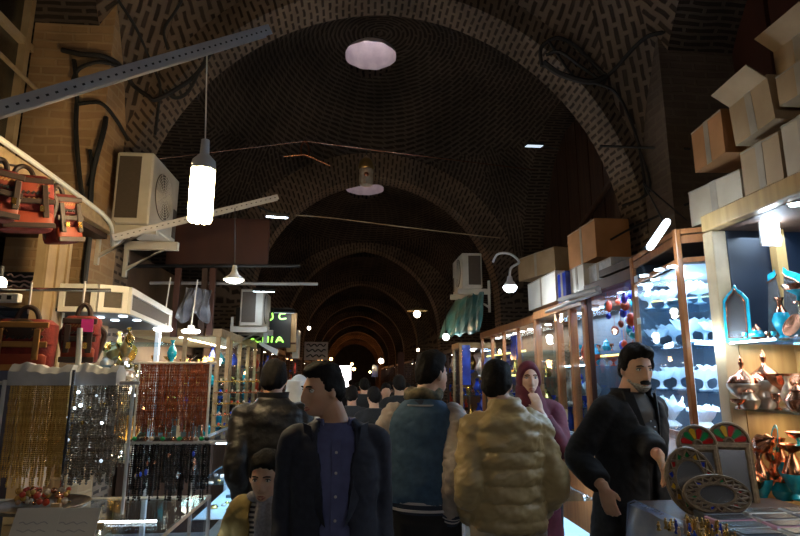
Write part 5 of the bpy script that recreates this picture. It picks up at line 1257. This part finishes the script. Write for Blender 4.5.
def must_off(th=.007):
    def f(P, d):
        m = G(P.z+.0545+.35*max(0,abs(P.x)-.014),.0095)*(1-sstep(abs(P.x),.022,.030))*sstep(P.y,.05,.07)
        return lerp(-.01, th, sstep(m, .22, .5))
    return f
class Person:
    def __init__(s, label, loc, rz, h, cat='person', skin='skin', hs=.925, lean=0):
        s.k = h*1.012/1.75; s.hs = hs; s.skin = SK[skin]; s.root = thing('person', label, cat, loc, rz); s.root.scale = (s.k,)*3; s.lean = lean
        s.M = Matrix.Translation(V(loc)) @ Matrix.Rotation(rz,4,'Z') @ Matrix.Scale(s.k,4); s.Mi = s.M.inverted()
        s.arms = {}; s.legs = None; s.hd = (0,0,0); s.hp = V((0,.02,1.603)); s.vox = .0065
    def W(s, px, py, Y): return s.Mi @ at(px, py, Y=Y)
    def head(s, yaw=0, pitch=0, roll=0, dx=0, dy=0, dz=0):
        s.HM = Matrix.Translation(s.hp+V((dx,dy,dz))) @ Matrix.Rotation(yaw,4,'Z') @ Matrix.Rotation(-pitch,4,'X') @ Matrix.Rotation(roll,4,'Y') @ Matrix.Scale(s.hs,4)
        return s
    def arm(s, side, wrist, hint=None, sh=.165, shz=1.388, hand=None, normal=None, curl=.5, L=(.29,.265)):
        """side +1: local +x (its own right hand when facing +y)"""
        S = V((side*sh, 0, shz)); T = V(wrist); d = T-S; D = min(d.length, sum(L)*.998); T = S+d.normalized()*D if d.length > sum(L) else T
        D = (T-S).length; a = (L[0]**2-L[1]**2+D*D)/(2*D); hh = math.sqrt(max(0, L[0]**2-a*a)); hint = V(hint) if hint else V((side*.5,-1,-.2))
        n = (T-S).normalized(); hv = (hint-n*hint.dot(n)).normalized(); E = S+n*a+hv*hh
        fd = (T-E).normalized(); hand = V(hand).normalized() if hand else fd; normal = V(normal) if normal else V((-side,0,0)); normal = (normal-hand*normal.dot(hand)).normalized()
        s.arms[side] = (S, E, T, hand, normal, curl); return s
    def hand_mesh(s, mb, side, T, d, n, curl):
        """palm, four bent fingers of unequal length and a thumb leaving its side; n = palm normal"""
        c = d.cross(n).normalized()      # across the palm
        # thumb side: points to the body front for hanging arms
        ts = 1 if c.y > 0 or (abs(c.y) < .2 and c.z > 0) else -1
        c = c*ts; k = s.hs**.5*.9
        rs = []
        for t, w, h in ((-.03,.026,.02),(0,.029,.019),(.03,.037,.016),(.06,.041,.014),(.085,.041,.012)):
            rs.append([T+d*t*k+c*(w*k*math.cos(2*PI*j/14))+n*(h*k*math.sin(2*PI*j/14)) for j in range(14)])
        mb.rings(rs)
        for i, (off, ln) in enumerate(((.030,.070),(.010,.078),(-.010,.073),(-.029,.058))):
            p = T+(d*.078+c*off)*k; dd = d.copy(); pts = [p]; 
            for q, f in enumerate((.44,.31,.25)):
                an = curl*(.55,.75,.6)[q]; dd = (dd*math.cos(an)+n*math.sin(an)).normalized(); p = p+dd*ln*f*k; pts.append(p)
            mb.tube(pts, [.0098*k,.0095*k,.0088*k,.0078*k], 8, rnd_ends=True)
        p = T+(d*.022+c*.026)*k; t1 = (d*.62+c*.62+n*.35).normalized(); t2 = (d*.85+c*.15+n*.45).normalized()
        mb.tube([T+(d*.01+c*.012)*k, p, p+t1*.032*k, p+t1*.032*k+t2*.03*k], [.012*k,.0135*k,.0115*k,.0095*k], 8, rnd_ends=True)
    def set_legs(s, feet=((-.1,0,0),(.1,0,0)), knee=((-.1,.03,.5),(.1,.03,.5))):
        s.legs = []
        for sd, f, kn in ((-1,feet[0],knee[0]),(1,feet[1],knee[1])): s.legs.append((V((sd*.09,0,.93)), V(kn), V((f[0],f[1],.085)), sd))
    def torso_off(s, z): return V((0, math.sin(s.lean)*max(0,z-.95), 0))
    def body(s, F_=1.0, ears=True):
        if not s.legs: s.set_legs()
        mb = MB(); to = s.torso_off
        T = [(.84,.10,.085,0),(.93,.165,.11,-.005),(1.02,.150,.10,0),(1.12,.135,.095,0),(1.25,.155,.105,0),(1.36,.165,.105,-.005),(1.43,.12,.085,-.01),(1.47,.07,.065,-.012)]
        mb.rings([[V((w*math.cos(2*PI*j/28), d*math.sin(2*PI*j/28)+yo, z))+to(z) for j in range(28)] for z, w, d, yo in T])
        hb = s.HM @ V((0,-.015,-.045)); mb.tube([to(1.40)+V((0,-.01,1.40)), to(1.47)+V((0,-.008,1.47)), hb], [.068,.058,.055], 16)
        for sd, (S, E, W_, hd, n, cu) in s.arms.items():
            S2 = S+to(S.z)
            mb.tube([S2+V((-sd*.05,0,0)), S2, S2.lerp(E,.3), S2.lerp(E,.8), E, E.lerp(W_,.25), E.lerp(W_,.8), W_], [.05,.055,.048,.040,.038,.040,.028,.026], 12, rnd_ends=True)
            s.hand_mesh(mb, sd, W_, hd, n, cu)
        for Hh, Kn, A_, sd in s.legs:
            mb.tube([Hh, Hh.lerp(Kn,.3), Hh.lerp(Kn,.85), Kn, Kn.lerp(A_,.3), Kn.lerp(A_,.85), A_], [.09,.082,.06,.055,.056,.04,.038], 14, rnd_ends=True)
            mb.tube([A_+V((0,-.05,-.03)), A_+V((0,.05,-.04)), A_+V((sd*.01,.15,-.055))], [.035,.036,.025], 10, flat=1, rnd_ends=True)
        hr = [[s.HM @ p for p in r] for r in head_rings(F_=F_)]; mb.rings(hr)
        if ears:
            for sd in (-1,1):
                Q = Matrix.Rotation(sd*R(-20),3,'Z'); c = V((sd*.073,-.002,-.004)); rs = []
                for i in range(7):
                    a = -PI/2+PI*(.05+.9*i/6); rs.append([s.HM @ (c+Q@V((sd*.006+.010*math.cos(a)*math.cos(2*PI*j/12)*1.0, .019*math.cos(a)*math.sin(2*PI*j/12), .032*math.sin(a)))) for j in range(12)])
                mb.rings(rs)
        o = mb.build('body', [s.skin], s.root, fix=True); remesh(o, s.vox)
        return s
    def face(s, brow=True, lips=True, brow_m='hair', look=0):
        for sd in (-1,1):
            e = MB(); c = V((sd*.031,.0775,.010))
            q = MB(); q.ball(c, .0125, 14, sc=(1.12,1,.72)); q.v = [tuple(s.HM @ V(p)) for p in q.v]; o = q.build('eye', [SK['eyew']], s.root)
            q = MB(); q.ball(c+V((look*.004,.0088,0)), .0055, 10, sc=(1,.75,1)); q.v = [tuple(s.HM @ V(p)) for p in q.v]; q.build('iris', [SK['iris']], o)
            q = MB(); q.tube(cat_rom([c+V((-.0145,.0035,.001)), c+V((-.006,.0095,.0075)), c+V((.006,.0095,.0075)), c+V((.0145,.0035,.001))],3), .0022, 6); q.v = [tuple(s.HM @ V(p)) for p in q.v]; q.build('eyelid', [SK['hair'] if brow else s.skin], o)
            if brow:
                q = MB(); q.tube(cat_rom([V((sd*.012,.094,.027)), V((sd*.026,.096,.032)), V((sd*.046,.081,.027))],4), [.0038]*4+[.0042]*4+[.002], 6, flat=.8); q.v = [tuple(s.HM @ V(p)) for p in q.v]; q.build('eyebrow', [SK[brow_m]], s.root)
        if lips:
            q = MB(); 
            for z, r in ((-.0625,.0042),(-.0735,.005)): q.tube(cat_rom([V((-.022,.086,-.067)), V((-.009,.0965,z)), V((.009,.0965,z)), V((.022,.086,-.067))],4), [.0015]+[r*.8]*3+[r]*5+[r*.8]*3+[.0015], 6)
            q.v = [tuple(s.HM @ V(p)) for p in q.v]; q.build('lips', [SK['lips']], s.root)
        return s
    def shell(s, name, off, m, na=80, nz=60):
        mb = MB(); mb.rings([[s.HM @ p for p in r] for r in head_rings(off, na, nz)]); return mb.build(name, [SK[m]], s.root)
    def garment(s, name, rings_, m, gap=None, sleeves=None, th=.014, vox=.009, mod=None, smod=None, wr=.006, ws=9, extra=None, expo=2.3, levels=70, cuff=.04, n=64):
        """rings_: (z, halfwidth, halfdepth, y offset). gap(z): half opening angle at the front"""
        to = s.torso_off; mb = MB(); z0, z1 = rings_[0][0], rings_[-1][0]; rs = []; ri = []
        col_ = lambda k, z: interp(z, [(r[0], r[k]) for r in rings_])
        for i in range(levels+1):
            z = lerp(z0, z1, i/levels); w, d, yo = col_(1,z), col_(2,z), col_(3,z); q = mod(z) if mod else 0
            g = gap(z) if gap else 0; L = []; L2 = []
            for j in range(n+1 if gap else n):
                a = PI/2+g+(2*PI-2*g)*j/n; c, sn = math.cos(a), math.sin(a); e = 2/expo
                px = w*abs(c)**e*(1 if c > 0 else -1); py = d*abs(sn)**e*(1 if sn > 0 else -1)
                u = V((c, sn, 0)); L.append(V((px,py+yo,z))+u*q+to(z))
                if gap: L2.append(V((px,py+yo,z))+u*(q-th)+to(z))
            if gap: rs.append(L+L2[::-1])
            else: rs.append(L)
        mb.rings(rs)
        if sleeves:
            for sd, (S, E, W_, hd, nn, cu) in s.arms.items():
                if isinstance(sleeves, dict): rr = sleeves[sd]
                else: rr = sleeves
                S2 = S+to(S.z); wv = E.lerp(W_, 1-cuff/.265) if cuff else W_
                c0 = cat_rom([S2+V((-sd*.06,0,.015)), S2+V((sd*.0,0,.0)), S2.lerp(E,.5), E, E.lerp(wv,.5), wv], 7); N = len(c0); rad = [interp(i/(N-1), rr)+(smod(i/(N-1)) if smod else 0) for i in range(N)]
                mb.tube(c0, rad, 22)
        if extra: extra(mb)
        o = mb.build(name, [SK[m]], s.root, fix=True); remesh(o, vox)
        if wr:
            me = o.data; nr = [v.normal.copy() for v in me.vertices]
            for v, nn in zip(me.vertices, nr):
                p = v.co; q = noise.noise(V((p.x*ws,p.y*ws,p.z*ws*1.8+p.x*6)))*wr+abs(noise.noise(V((p.x*ws*2.2+5,p.y*ws*2.2,p.z*ws*3.2-p.x*12))))*wr*.7
                v.co = p+nn*q
            me.update()
        return o
    def trousers(s, m, w=1.0, shoes='shoe', top=1.02):
        mb = MB(); mb.rings([[V((ww*math.cos(2*PI*j/28), dd*math.sin(2*PI*j/28), z)) for j in range(28)] for z, ww, dd in ((.80,.11,.09),(.88,.175,.12),(.95,.175,.12),(top,.16,.11))])
        for Hh, Kn, A_, sd in s.legs:
            a2 = A_+V((0,0,-.03)); mb.tube([Hh, Hh.lerp(Kn,.3), Hh.lerp(Kn,.85), Kn, Kn.lerp(a2,.4), a2], [.10*w,.097*w,.08*w,.077*w,.07*w,.066*w], 18)
        o = mb.build('trousers', [SK[m]], s.root, fix=True); remesh(o, .011)
        for Hh, Kn, A_, sd in s.legs:
            q = MB(); q.rings([[A_+V((w_*math.cos(2*PI*j/16)+sd*.006*k, y_+.05*math.cos(2*PI*j/16)*0, max(-.083, z_+h_*math.sin(2*PI*j/16)))) for j in range(16)] for k, (y_, w_, z_, h_) in enumerate(((-.085,.02,-.045,.03),(-.06,.038,-.035,.045),(0,.04,-.025,.05),(.06,.043,-.045,.036),(.13,.043,-.057,.026),(.175,.03,-.062,.02),(.19,.012,-.066,.012)))])
            q.build('shoe', [SK[shoes]], s.root)
        return s
SL = [(0,.06),(.2,.066),(.4,.06),(.6,.055),(1,.046)]
def floorloc(px, py, Y): p = at(px, py, Y=Y); return (p.x, p.y, 0)

def collar(P, m, r0=.078, z0=1.43, z1=1.50, th=.010, gapa=.5, name='collar', y=0., flare=.0, n=40):
    mb = MB(); to = P.torso_off; rs = []
    for i in range(7):
        z = lerp(z0, z1, i/6); g = gapa; q = r0+flare*(i/6); L = []; L2 = []
        for j in range(n+1):
            a = PI/2+g+(2*PI-2*g)*j/n; u = V((math.cos(a), math.sin(a)*.95, 0)); L.append(u*q+V((0,y,z))+to(z)); L2.append(u*(q-th)+V((0,y,z))+to(z))
        rs.append(L+L2[::-1])
    mb.rings(rs); return mb.build(name, [SK[m]], P.root)
def lapels(P, m, wide=.05, zt=1.46, zb=1.16, gt=.55, front=.135, w=.19):
    """two lapels rolled along a V opening"""
    for sd in (-1,1):
        mb = MB(); rs = []; to = P.torso_off
        for i in range(13):
            t = i/12; z = lerp(zb, zt, t); xin = lerp(.008,.075,t**.9); yy = lerp(front, front-.075, t**1.6); wd = wide*math.sin(PI*(.08+.80*t)) if t < .86 else wide*.55
            a = V((sd*xin, yy, z)); b = V((sd*(xin+wd), yy-.012-wd*.35, z+.012)); u = V((0,.007,0))
            rs.append([a+to(z)-u, b+to(z)-u, b+to(z)+u, a+to(z)+u*1.5])
        mb.rings(rs); o = mb.build('lapel', [SK[m]], P.root)
def buttons(P, pts, m='shoe', r=.009):
    for p in pts:
        q = MB(); q.lathe([(.001,-.003),(r,-.002),(r,.002),(.001,.003)], V(p), 12, axis=Matrix.Rotation(PI/2,3,'X')); q.build('button', [SK[m]], P.root)
COAT = lambda hem, w=1.0: [(hem,.205*w,.145*w,0),(hem+.12,.195*w,.14*w,0),(1.0,.182*w,.13*w,0),(1.12,.172*w,.124*w,0),(1.25,.185*w,.13*w,0),(1.36,.19*w,.125*w,-.005),(1.42,.165*w,.105*w,-.01),(1.455,.125,.088,-.012),(1.485,.085,.078,-.012)]

# --- navy blazer man, facing the camera, head turned to his right
def hz(px, py, Y): return at(px, py, Y=Y).z
hA = hz(325,361,2.42)
P = Person('man in navy blazer and open-collared blue shirt walking towards the camera, face in profile', floorloc(335,450,2.42), PI+R(4), hA)
P.head(yaw=-R(62), pitch=R(7), dx=.055)
P.arm(-1, (-.205,.03,.86), sh=.172, hint=(-.1,-1,0)).arm(1, (.205,.05,.86), sh=.172, hint=(.1,-1,0)); P.set_legs(((-.11,.12,0),(.11,-.1,0)), ((-.1,.14,.5),(.1,.05,.5))); P.body(F_=1.1).face(look=-.3)
P.shell('hair', hair_off(.011, top=.012, quiff=.012, recede=.014, up=.008), 'hair')
P.garment('shirt', [(.93,.165,.115,0),(1.1,.165,.118,0),(1.25,.175,.124,0),(1.38,.165,.108,-.005),(1.44,.10,.085,-.01),(1.47,.07,.07,-.01)], 'shirtb', wr=.004)
def gA(z): return interp(z, [(.7,.5),(.95,.34),(1.12,.24),(1.3,.27),(1.42,.42),(1.49,.75)])
P.garment('blazer', COAT(.70,1.03), 'navy', gap=gA, sleeves=[(0,.056),(.2,.066),(.4,.064),(.6,.06),(1,.05)], wr=.006)
lapels(P, 'navy', .06, 1.46, 1.08, front=.152)
for o_ in [c for c in P.root.children if c.name.startswith('lapel')]:
    for v in o_.data.vertices: v.co.x += .030*(1 if v.co.x > 0 else -1); v.co.y -= .012
collar(P, 'shirtb', .070, 1.43, 1.487, gapa=.75, name='shirt_collar', flare=.016)
buttons(P, [(0,.128,z) for z in (1.36,1.28,1.19,1.10,1.02)], 'ribw', .006)
MB().box((0,.124,1.18), (.035,.008,.46)).build('placket', [SK['shirtb']], P.root, False); buttons(P, [(.09,.150,1.02),(.085,.152,.92)], 'shoe', .011)
P.trousers('trous')
q = MB(); q.rings([[V((.170*math.cos(2*PI*j/36), .118*math.sin(2*PI*j/36), z)) for j in range(36)] for z in (.93,.97)]); be = q.build('belt', [SK['leather']], P.root)
MB().box((0,.122,.95), (.045,.01,.04)).build('belt_buckle', K['silver'], be, False)
# --- black leather jacket, seen from behind
h = hz(274,359,3.5)
P = Person('man in black leather jacket seen from behind beside the left glass counter', floorloc(271,450,3.5), R(6), h)
P.head(yaw=R(-14), dy=.0); P.arm(-1, P.W(244,510,3.42), sh=.175, hint=(-.4,-1,0), curl=.8).arm(1, (.205,.05,.86), sh=.175); P.set_legs(((-.11,-.1,0),(.11,.12,0)),((-.1,.02,.5),(.1,.1,.5))); P.body()
P.shell('hair', hair_off(.012, top=.012), 'hair')
P.garment('leather_jacket', [(.86,.19,.135,0),(.9,.20,.14,0),(1.0,.205,.145,0),(1.12,.205,.145,0),(1.25,.205,.142,0),(1.36,.205,.132,-.005),(1.42,.185,.112,-.01),(1.46,.125,.09,-.012),(1.5,.085,.08,-.012)], 'leather', sleeves=[(0,.058),(.2,.07),(.45,.068),(.6,.064),(.9,.055),(1,.046)], wr=.010, ws=11)
collar(P, 'leather', .085, 1.45, 1.53, gapa=.35, flare=.012); P.trousers('jeans')
# --- boy
h = hz(270,454,2.85)
P = Person('small boy in an open mustard coat and grey scarf standing between the two men', floorloc(266,500,2.85), PI+R(8), h, skin='skin2', hs=1.32)
P.hp = V((0,.02,1.585)); P.head(yaw=R(-18), pitch=R(8)); P.arm(-1,(-.24,.05,.9)).arm(1,(.24,.05,.9)); P.set_legs(); P.body(F_=.6).face()
P.shell('hair', hair_off(.012, top=.012, line=[(a, b+.004) for a, b in HL]), 'hair')
P.garment('striped_shirt', [(.86,.17,.12,0),(1.1,.165,.125,0),(1.3,.17,.12,0),(1.42,.12,.09,0),(1.46,.08,.07,0)], 'striped', wr=.003)
P.garment('coat', COAT(.72,1.12), 'olive', gap=lambda z: interp(z, [(.7,.5),(1.2,.38),(1.4,.5),(1.49,.8)]), sleeves=[(0,.075),(.4,.075),(1,.06)], wr=.01)
sc_ = MB(); sc_.tube([(.095*math.cos(a),.085*math.sin(a)+.0,1.455+.02*math.sin(a*2)) for a in [2*PI*k/24 for k in range(25)]], .038, 10); sc_.tube(cat_rom([(.03,.10,1.45),(.04,.155,1.36),(.03,.15,1.22)],5), .032, 10, flat=.6); sc_.tube(cat_rom([(-.03,.10,1.45),(-.03,.155,1.36),(-.045,.15,1.18)],5), .032, 10, flat=.6)
o = sc_.build('scarf', [SK['greyk']], P.root, fix=True); remesh(o, .01); P.trousers('jeans')
# --- white hooded woman behind
h = hz(297,374,4.6)
P = Person('person with a white head covering seen from behind between the two men', floorloc(297,420,4.6), R(-15), h); P.vox = .012
P.head(); P.arm(-1,(-.24,.0,.9)).arm(1,(.24,.0,.9)); P.body(ears=False)
P.shell('headscarf', lambda p, d: .016 if (p.y < .03 or p.z > .06) else -.01, 'whitec'); P.garment('cloak', [(.5,.26,.2,0),(1.0,.23,.16,0),(1.3,.22,.15,0),(1.42,.17,.12,0),(1.5,.12,.12,0),(1.6,.098,.115,0),(1.68,.09,.10,0)], 'whitec', sleeves=SL, vox=.014); P.trousers('trous')
# --- varsity jacket
h = hz(436,351,3.05)
P = Person('young man in blue varsity jacket with grey sleeves and striped cuffs, seen from behind', floorloc(424,450,3.05), R(-16), h)
P.head(yaw=R(-42), dx=.04, dy=.01); P.arm(-1, (-.20,.17,.98), sh=.175, hint=(-.6,-1,0), curl=.7).arm(1, P.W(449,521,2.98), sh=.178, hint=(.3,-1,0), curl=.7)
P.set_legs(((-.1,-.08,0),(.1,.1,0)),((-.1,.03,.5),(.1,.08,.5))); P.body().face()
P.shell('hair', hair_off(.010, top=.02, quiff=.01, line=[(a, b+.012) for a, b in HL]), 'hair')
tor = [(.97,.178,.13,0),(1.0,.19,.14,0),(1.05,.195,.143,0),(1.2,.195,.142,0),(1.33,.19,.132,-.005),(1.41,.17,.11,-.01),(1.45,.12,.09,-.012),(1.48,.085,.08,-.012)]
P.garment('varsity_jacket', tor, 'vars', wr=.007)
for sd in (-1,1):
    keep = dict(P.arms); P.arms = {sd: keep[sd]}
    S, E, Wr, hd, nn, cu = keep[sd]; S2 = S+V((-sd*.02,0,.01)); c0 = cat_rom([S2, S2.lerp(E,.5), E, E.lerp(Wr,.45), E.lerp(Wr,.80)], 8)
    mb = MB(); mb.tube(c0, [interp(i/(len(c0)-1), [(0,.062),(.15,.07),(.5,.068),(.75,.064),(1,.054)]) for i in range(len(c0))], 24, rnd_ends=True)
    o = mb.build('sleeve', [SK['vsl']], P.root); remesh(o, .009); me = o.data
    for v in me.vertices: v.co += v.normal*(abs(noise.noise(V((v.co.x*18,v.co.y*18,v.co.z*34))))*.016)
    a, b = E.lerp(Wr,.76), E.lerp(Wr,1.0); cf = MB(); cf.tube([a, a.lerp(b,.15), a.lerp(b,.5), b], [.056,.06,.054,.048], 20, rnd_ends=False); cu_ = cf.build('cuff', [SK['rib']], P.root)
    for t in (.3,.62):
        q = MB(); q.tube([a.lerp(b,t-.06), a.lerp(b,t+.06)], .0615-.012*t, 20); q.build('stripe', [SK['ribw']], cu_)
    P.arms = keep
hm = MB(); hm.rings([[V((w*math.cos(2*PI*j/48), d*math.sin(2*PI*j/48), z)) for j in range(48)] for z, w, d in ((.92,.172,.122),(.94,.182,.130),(.98,.188,.134),(1.0,.182,.125))]); hem = hm.build('hem_band', [SK['rib']], P.root)
for z in (.935,.97):
    q = MB(); q.rings([[V((w*math.cos(2*PI*j/48), d*math.sin(2*PI*j/48), z+dz)) for j in range(48)] for dz, w, d in ((0,.187,.135),(.012,.189,.137))]); q.build('stripe', [SK['ribw']], hem)
cl_ = collar(P, 'rib', .098, 1.435, 1.475, gapa=.3, y=-.01, flare=-.008)
q = MB(); q.tube([V((.103*math.cos(a), .099*math.sin(a)-.012, 1.447)) for a in [PI/2+.3+(2*PI-.6)*k/30 for k in range(31)]], .005, 6); q.build('stripe', [SK['ribw']], cl_)
sc_ = MB(); sc_.tube([(.078*math.cos(a),.074*math.sin(a),1.50+.012*math.sin(a*3)) for a in [2*PI*k/24 for k in range(25)]], .030, 10); o = sc_.build('scarf', [SK['camo']], P.root, fix=True); P.trousers('trous')
# --- khaki puffer jacket
h = hz(500,355,2.86)*.985
P = Person('man in khaki quilted puffer jacket seen from behind, head turned right', floorloc(506,450,2.86), R(3), h)
P.head(yaw=R(-38), dx=-.03); P.arm(-1, (-.165,.12,.93), sh=.165, hint=(-.35,-1,0)).arm(1, (.18,.12,.93), sh=.165, hint=(.4,-1,0)); P.set_legs(); P.body().face()
P.shell('hair', hair_off(.012, top=.017, line=[(a, b) for a, b in HL]), 'hair'); P.shell('stubble', beard_off(th=.002), 'stubble')
BZ = [.90,.955,1.04,1.12,1.20,1.28,1.37,1.46]
def puff(z):
    for a, b in zip(BZ, BZ[1:]):
        if a <= z < b: return .022*math.sin(PI*(z-a)/(b-a))**.5-.012
    return -.008
P.garment('puffer_jacket', [(.90,.180,.135,0),(.95,.188,.15,0),(1.1,.182,.148,0),(1.25,.19,.148,0),(1.36,.192,.138,-.005),(1.42,.165,.118,-.01),(1.46,.12,.10,-.012),(1.50,.095,.092,-.012),(1.535,.088,.088,-.01)], 'puffer', sleeves=[(0,.06),(.2,.073),(.5,.07),(.9,.062),(1,.05)], mod=puff, smod=lambda t: .012*abs(math.sin(t*PI*6.5))**.6-.006, wr=.013, ws=12, levels=130, vox=.008, cuff=.0)
P.trousers('beige', 1.05)
# --- woman in maroon
h = hz(525,360,3.75)
P = Person('woman in maroon headscarf and coat facing the camera with fingers at her mouth', floorloc(531,450,3.75), PI-R(10), h, skin='skin2')
P.head(yaw=R(6), pitch=R(2)); mt = P.HM @ V((.02,.118,-.098))
P.arm(-1, mt+V((-.055,.02,-.115)), hint=(-.6,.1,-1), sh=.165, hand=(.3,-.05,1), normal=(.25,-1,.1), curl=.35).arm(1,(.185,.06,.9), sh=.15); P.body(F_=.8,ears=False).face()
def hij(p, d):
    m = sstep(math.hypot((p.x)/.057, (p.z+.018)/.088), .92, 1.12) if p.y > 0 else 1
    return lerp(-.012, .015+.004*noise.noise(p*22), m)
sh_ = P.shell('headscarf', hij, 'maroon')
P.garment('coat', [(.45,.19,.16,0),(.9,.175,.135,0),(1.12,.15,.115,0),(1.27,.165,.13,0),(1.36,.165,.12,0),(1.43,.13,.105,0),(1.49,.088,.095,-.0),(1.55,.080,.09,.0),(1.585,.07,.08,.0)], 'maroon', sleeves=[(0,.07),(.5,.065),(1,.055)], wr=.006, cuff=.05); P.trousers('trous')
# --- man in black coat
h = hz(634,342,2.93)
P = Person('grey-bearded man in long black wool coat walking along the right stalls', floorloc(628,450,2.93), PI+R(20), h, lean=R(5))
P.head(yaw=-R(18), pitch=R(9), dx=-.03, dy=.045, dz=-.015)
P.arm(1, P.W(604,488,2.66), sh=.165, hint=(.05,-1,0), L=(.26,.24), curl=.55, hand=(-.1,.25,-1), normal=(-.8,-.5,0)).arm(-1, P.W(659,456,2.57), sh=.165, L=(.26,.24), hand=(.0,.35,-1), normal=(.8,-.5,0), hint=(-.1,-1,0), curl=.45)
P.set_legs(((-.1,.16,0),(.1,-.16,0)),((-.1,.16,.5),(.1,.02,.5))); P.body(F_=1.15).face(lips=True)
P.shell('hair', hair_off(.013, top=.018, quiff=.022, rough=.011, up=.016), 'hair'); P.shell('beard', beard_off(hi=-.066, th=.010, side=True), 'beard'); P.shell('moustache', must_off(.010), 'hair')
P.garment('shirt', [(.93,.165,.115,0),(1.1,.165,.118,0),(1.25,.175,.124,0),(1.38,.165,.108,-.005),(1.44,.10,.085,-.01),(1.475,.07,.07,-.01)], 'shirtk', wr=.003)
P.garment('wool_coat', [(.60,.25,.18,-.01),(.72,.235,.165,-.005)]+COAT(.78,1.06)[1:], 'wool', gap=lambda z: interp(z, [(.58,.3),(.9,.12),(1.14,.09),(1.3,.26),(1.42,.55),(1.49,.9)]), sleeves=[(0,.058),(.2,.068),(.5,.066),(.9,.06),(1,.052)], wr=.009, ws=8)
lapels(P, 'wool', .065, 1.47, 1.14, front=.150); collar(P, 'wool', .085, 1.43, 1.495, gapa=.8, flare=.018); P.trousers('trous')
for i in range(6):
    p = P.torso_off(1.3)+V((.012*(1 if i % 2 else -1), .137, 1.20+i*.028)); q = MB(); q.ball(p, .004, 6); q.build('button', [SK['whitec']], P.root)
# --- the crowd down the hall
CR = [(314,384,7.5,'trous','brownc',0,'person in a brown coat'),(352,388,6.4,'trous','greyc',4,'person in a dark grey coat'),(364,378,8.2,'trous','wool',-8,'tall person in black'),(374,388,5.9,'jeans','wool',10,'person in a black jacket and jeans'),(386,383,7.4,'trous','brownc',170,'person in a dark brown coat, facing the camera,'),
 (399,375,6.6,'trous','wool',-6,'broad person in black'),(407,385,9.0,'trous','greenc',180,'person in dark green, facing the camera,'),(358,386,11,'trous','greyc',0,'person in grey'),(341,388,13,'trous','wool',180,'person in black, facing the camera,'),(368,388,15,'trous','brownc',0,'person in brown'),(390,389,12,'trous','greyc',8,'person in a grey jacket'),(330,386,10.5,'trous','wool',-5,'person in a black coat'),(350,389,19,'trous','greyc',0,'person in dull grey')]
wh = ['left of the hall, just past the blazer man\'s shoulder','standing just behind the blazer man','walking away in mid hall','walking away left of the varsity jacket','in the middle of the crowd','walking away beside the varsity jacket','near the right stalls','deep in the middle of the crowd','below the bright exit','deep in the crowd under the far bulb','deep in the crowd by the right stalls','deep in the crowd by the left stalls','farthest of the crowd']
for i, (px, py, Y, tr_, ct, rz, lb) in enumerate(CR):
    h = min(1.85, max(1.5, hz(px, py, Y)))
    P = Person(lb+' '+wh[i], floorloc(px,400,Y), R(rz), h); P.vox = .016; P.head(yaw=R(rnd.uniform(-25,25))); P.arm(-1,(-.25,rnd.uniform(-.05,.15),.88)).arm(1,(.25,rnd.uniform(-.05,.15),.88)); st_ = rnd.uniform(-.15,.15)
    P.set_legs(((-.1,st_,0),(.1,-st_,0)),((-.1,.04+st_/2,.5),(.1,.04-st_/2,.5))); P.body(); P.shell('hair', hair_off(.013), 'hair', 32, 26)
    P.garment('coat', COAT(.72 if i % 2 else .85,1.05), ct, sleeves=SL, vox=.018, levels=30, n=32); P.trousers(tr_)
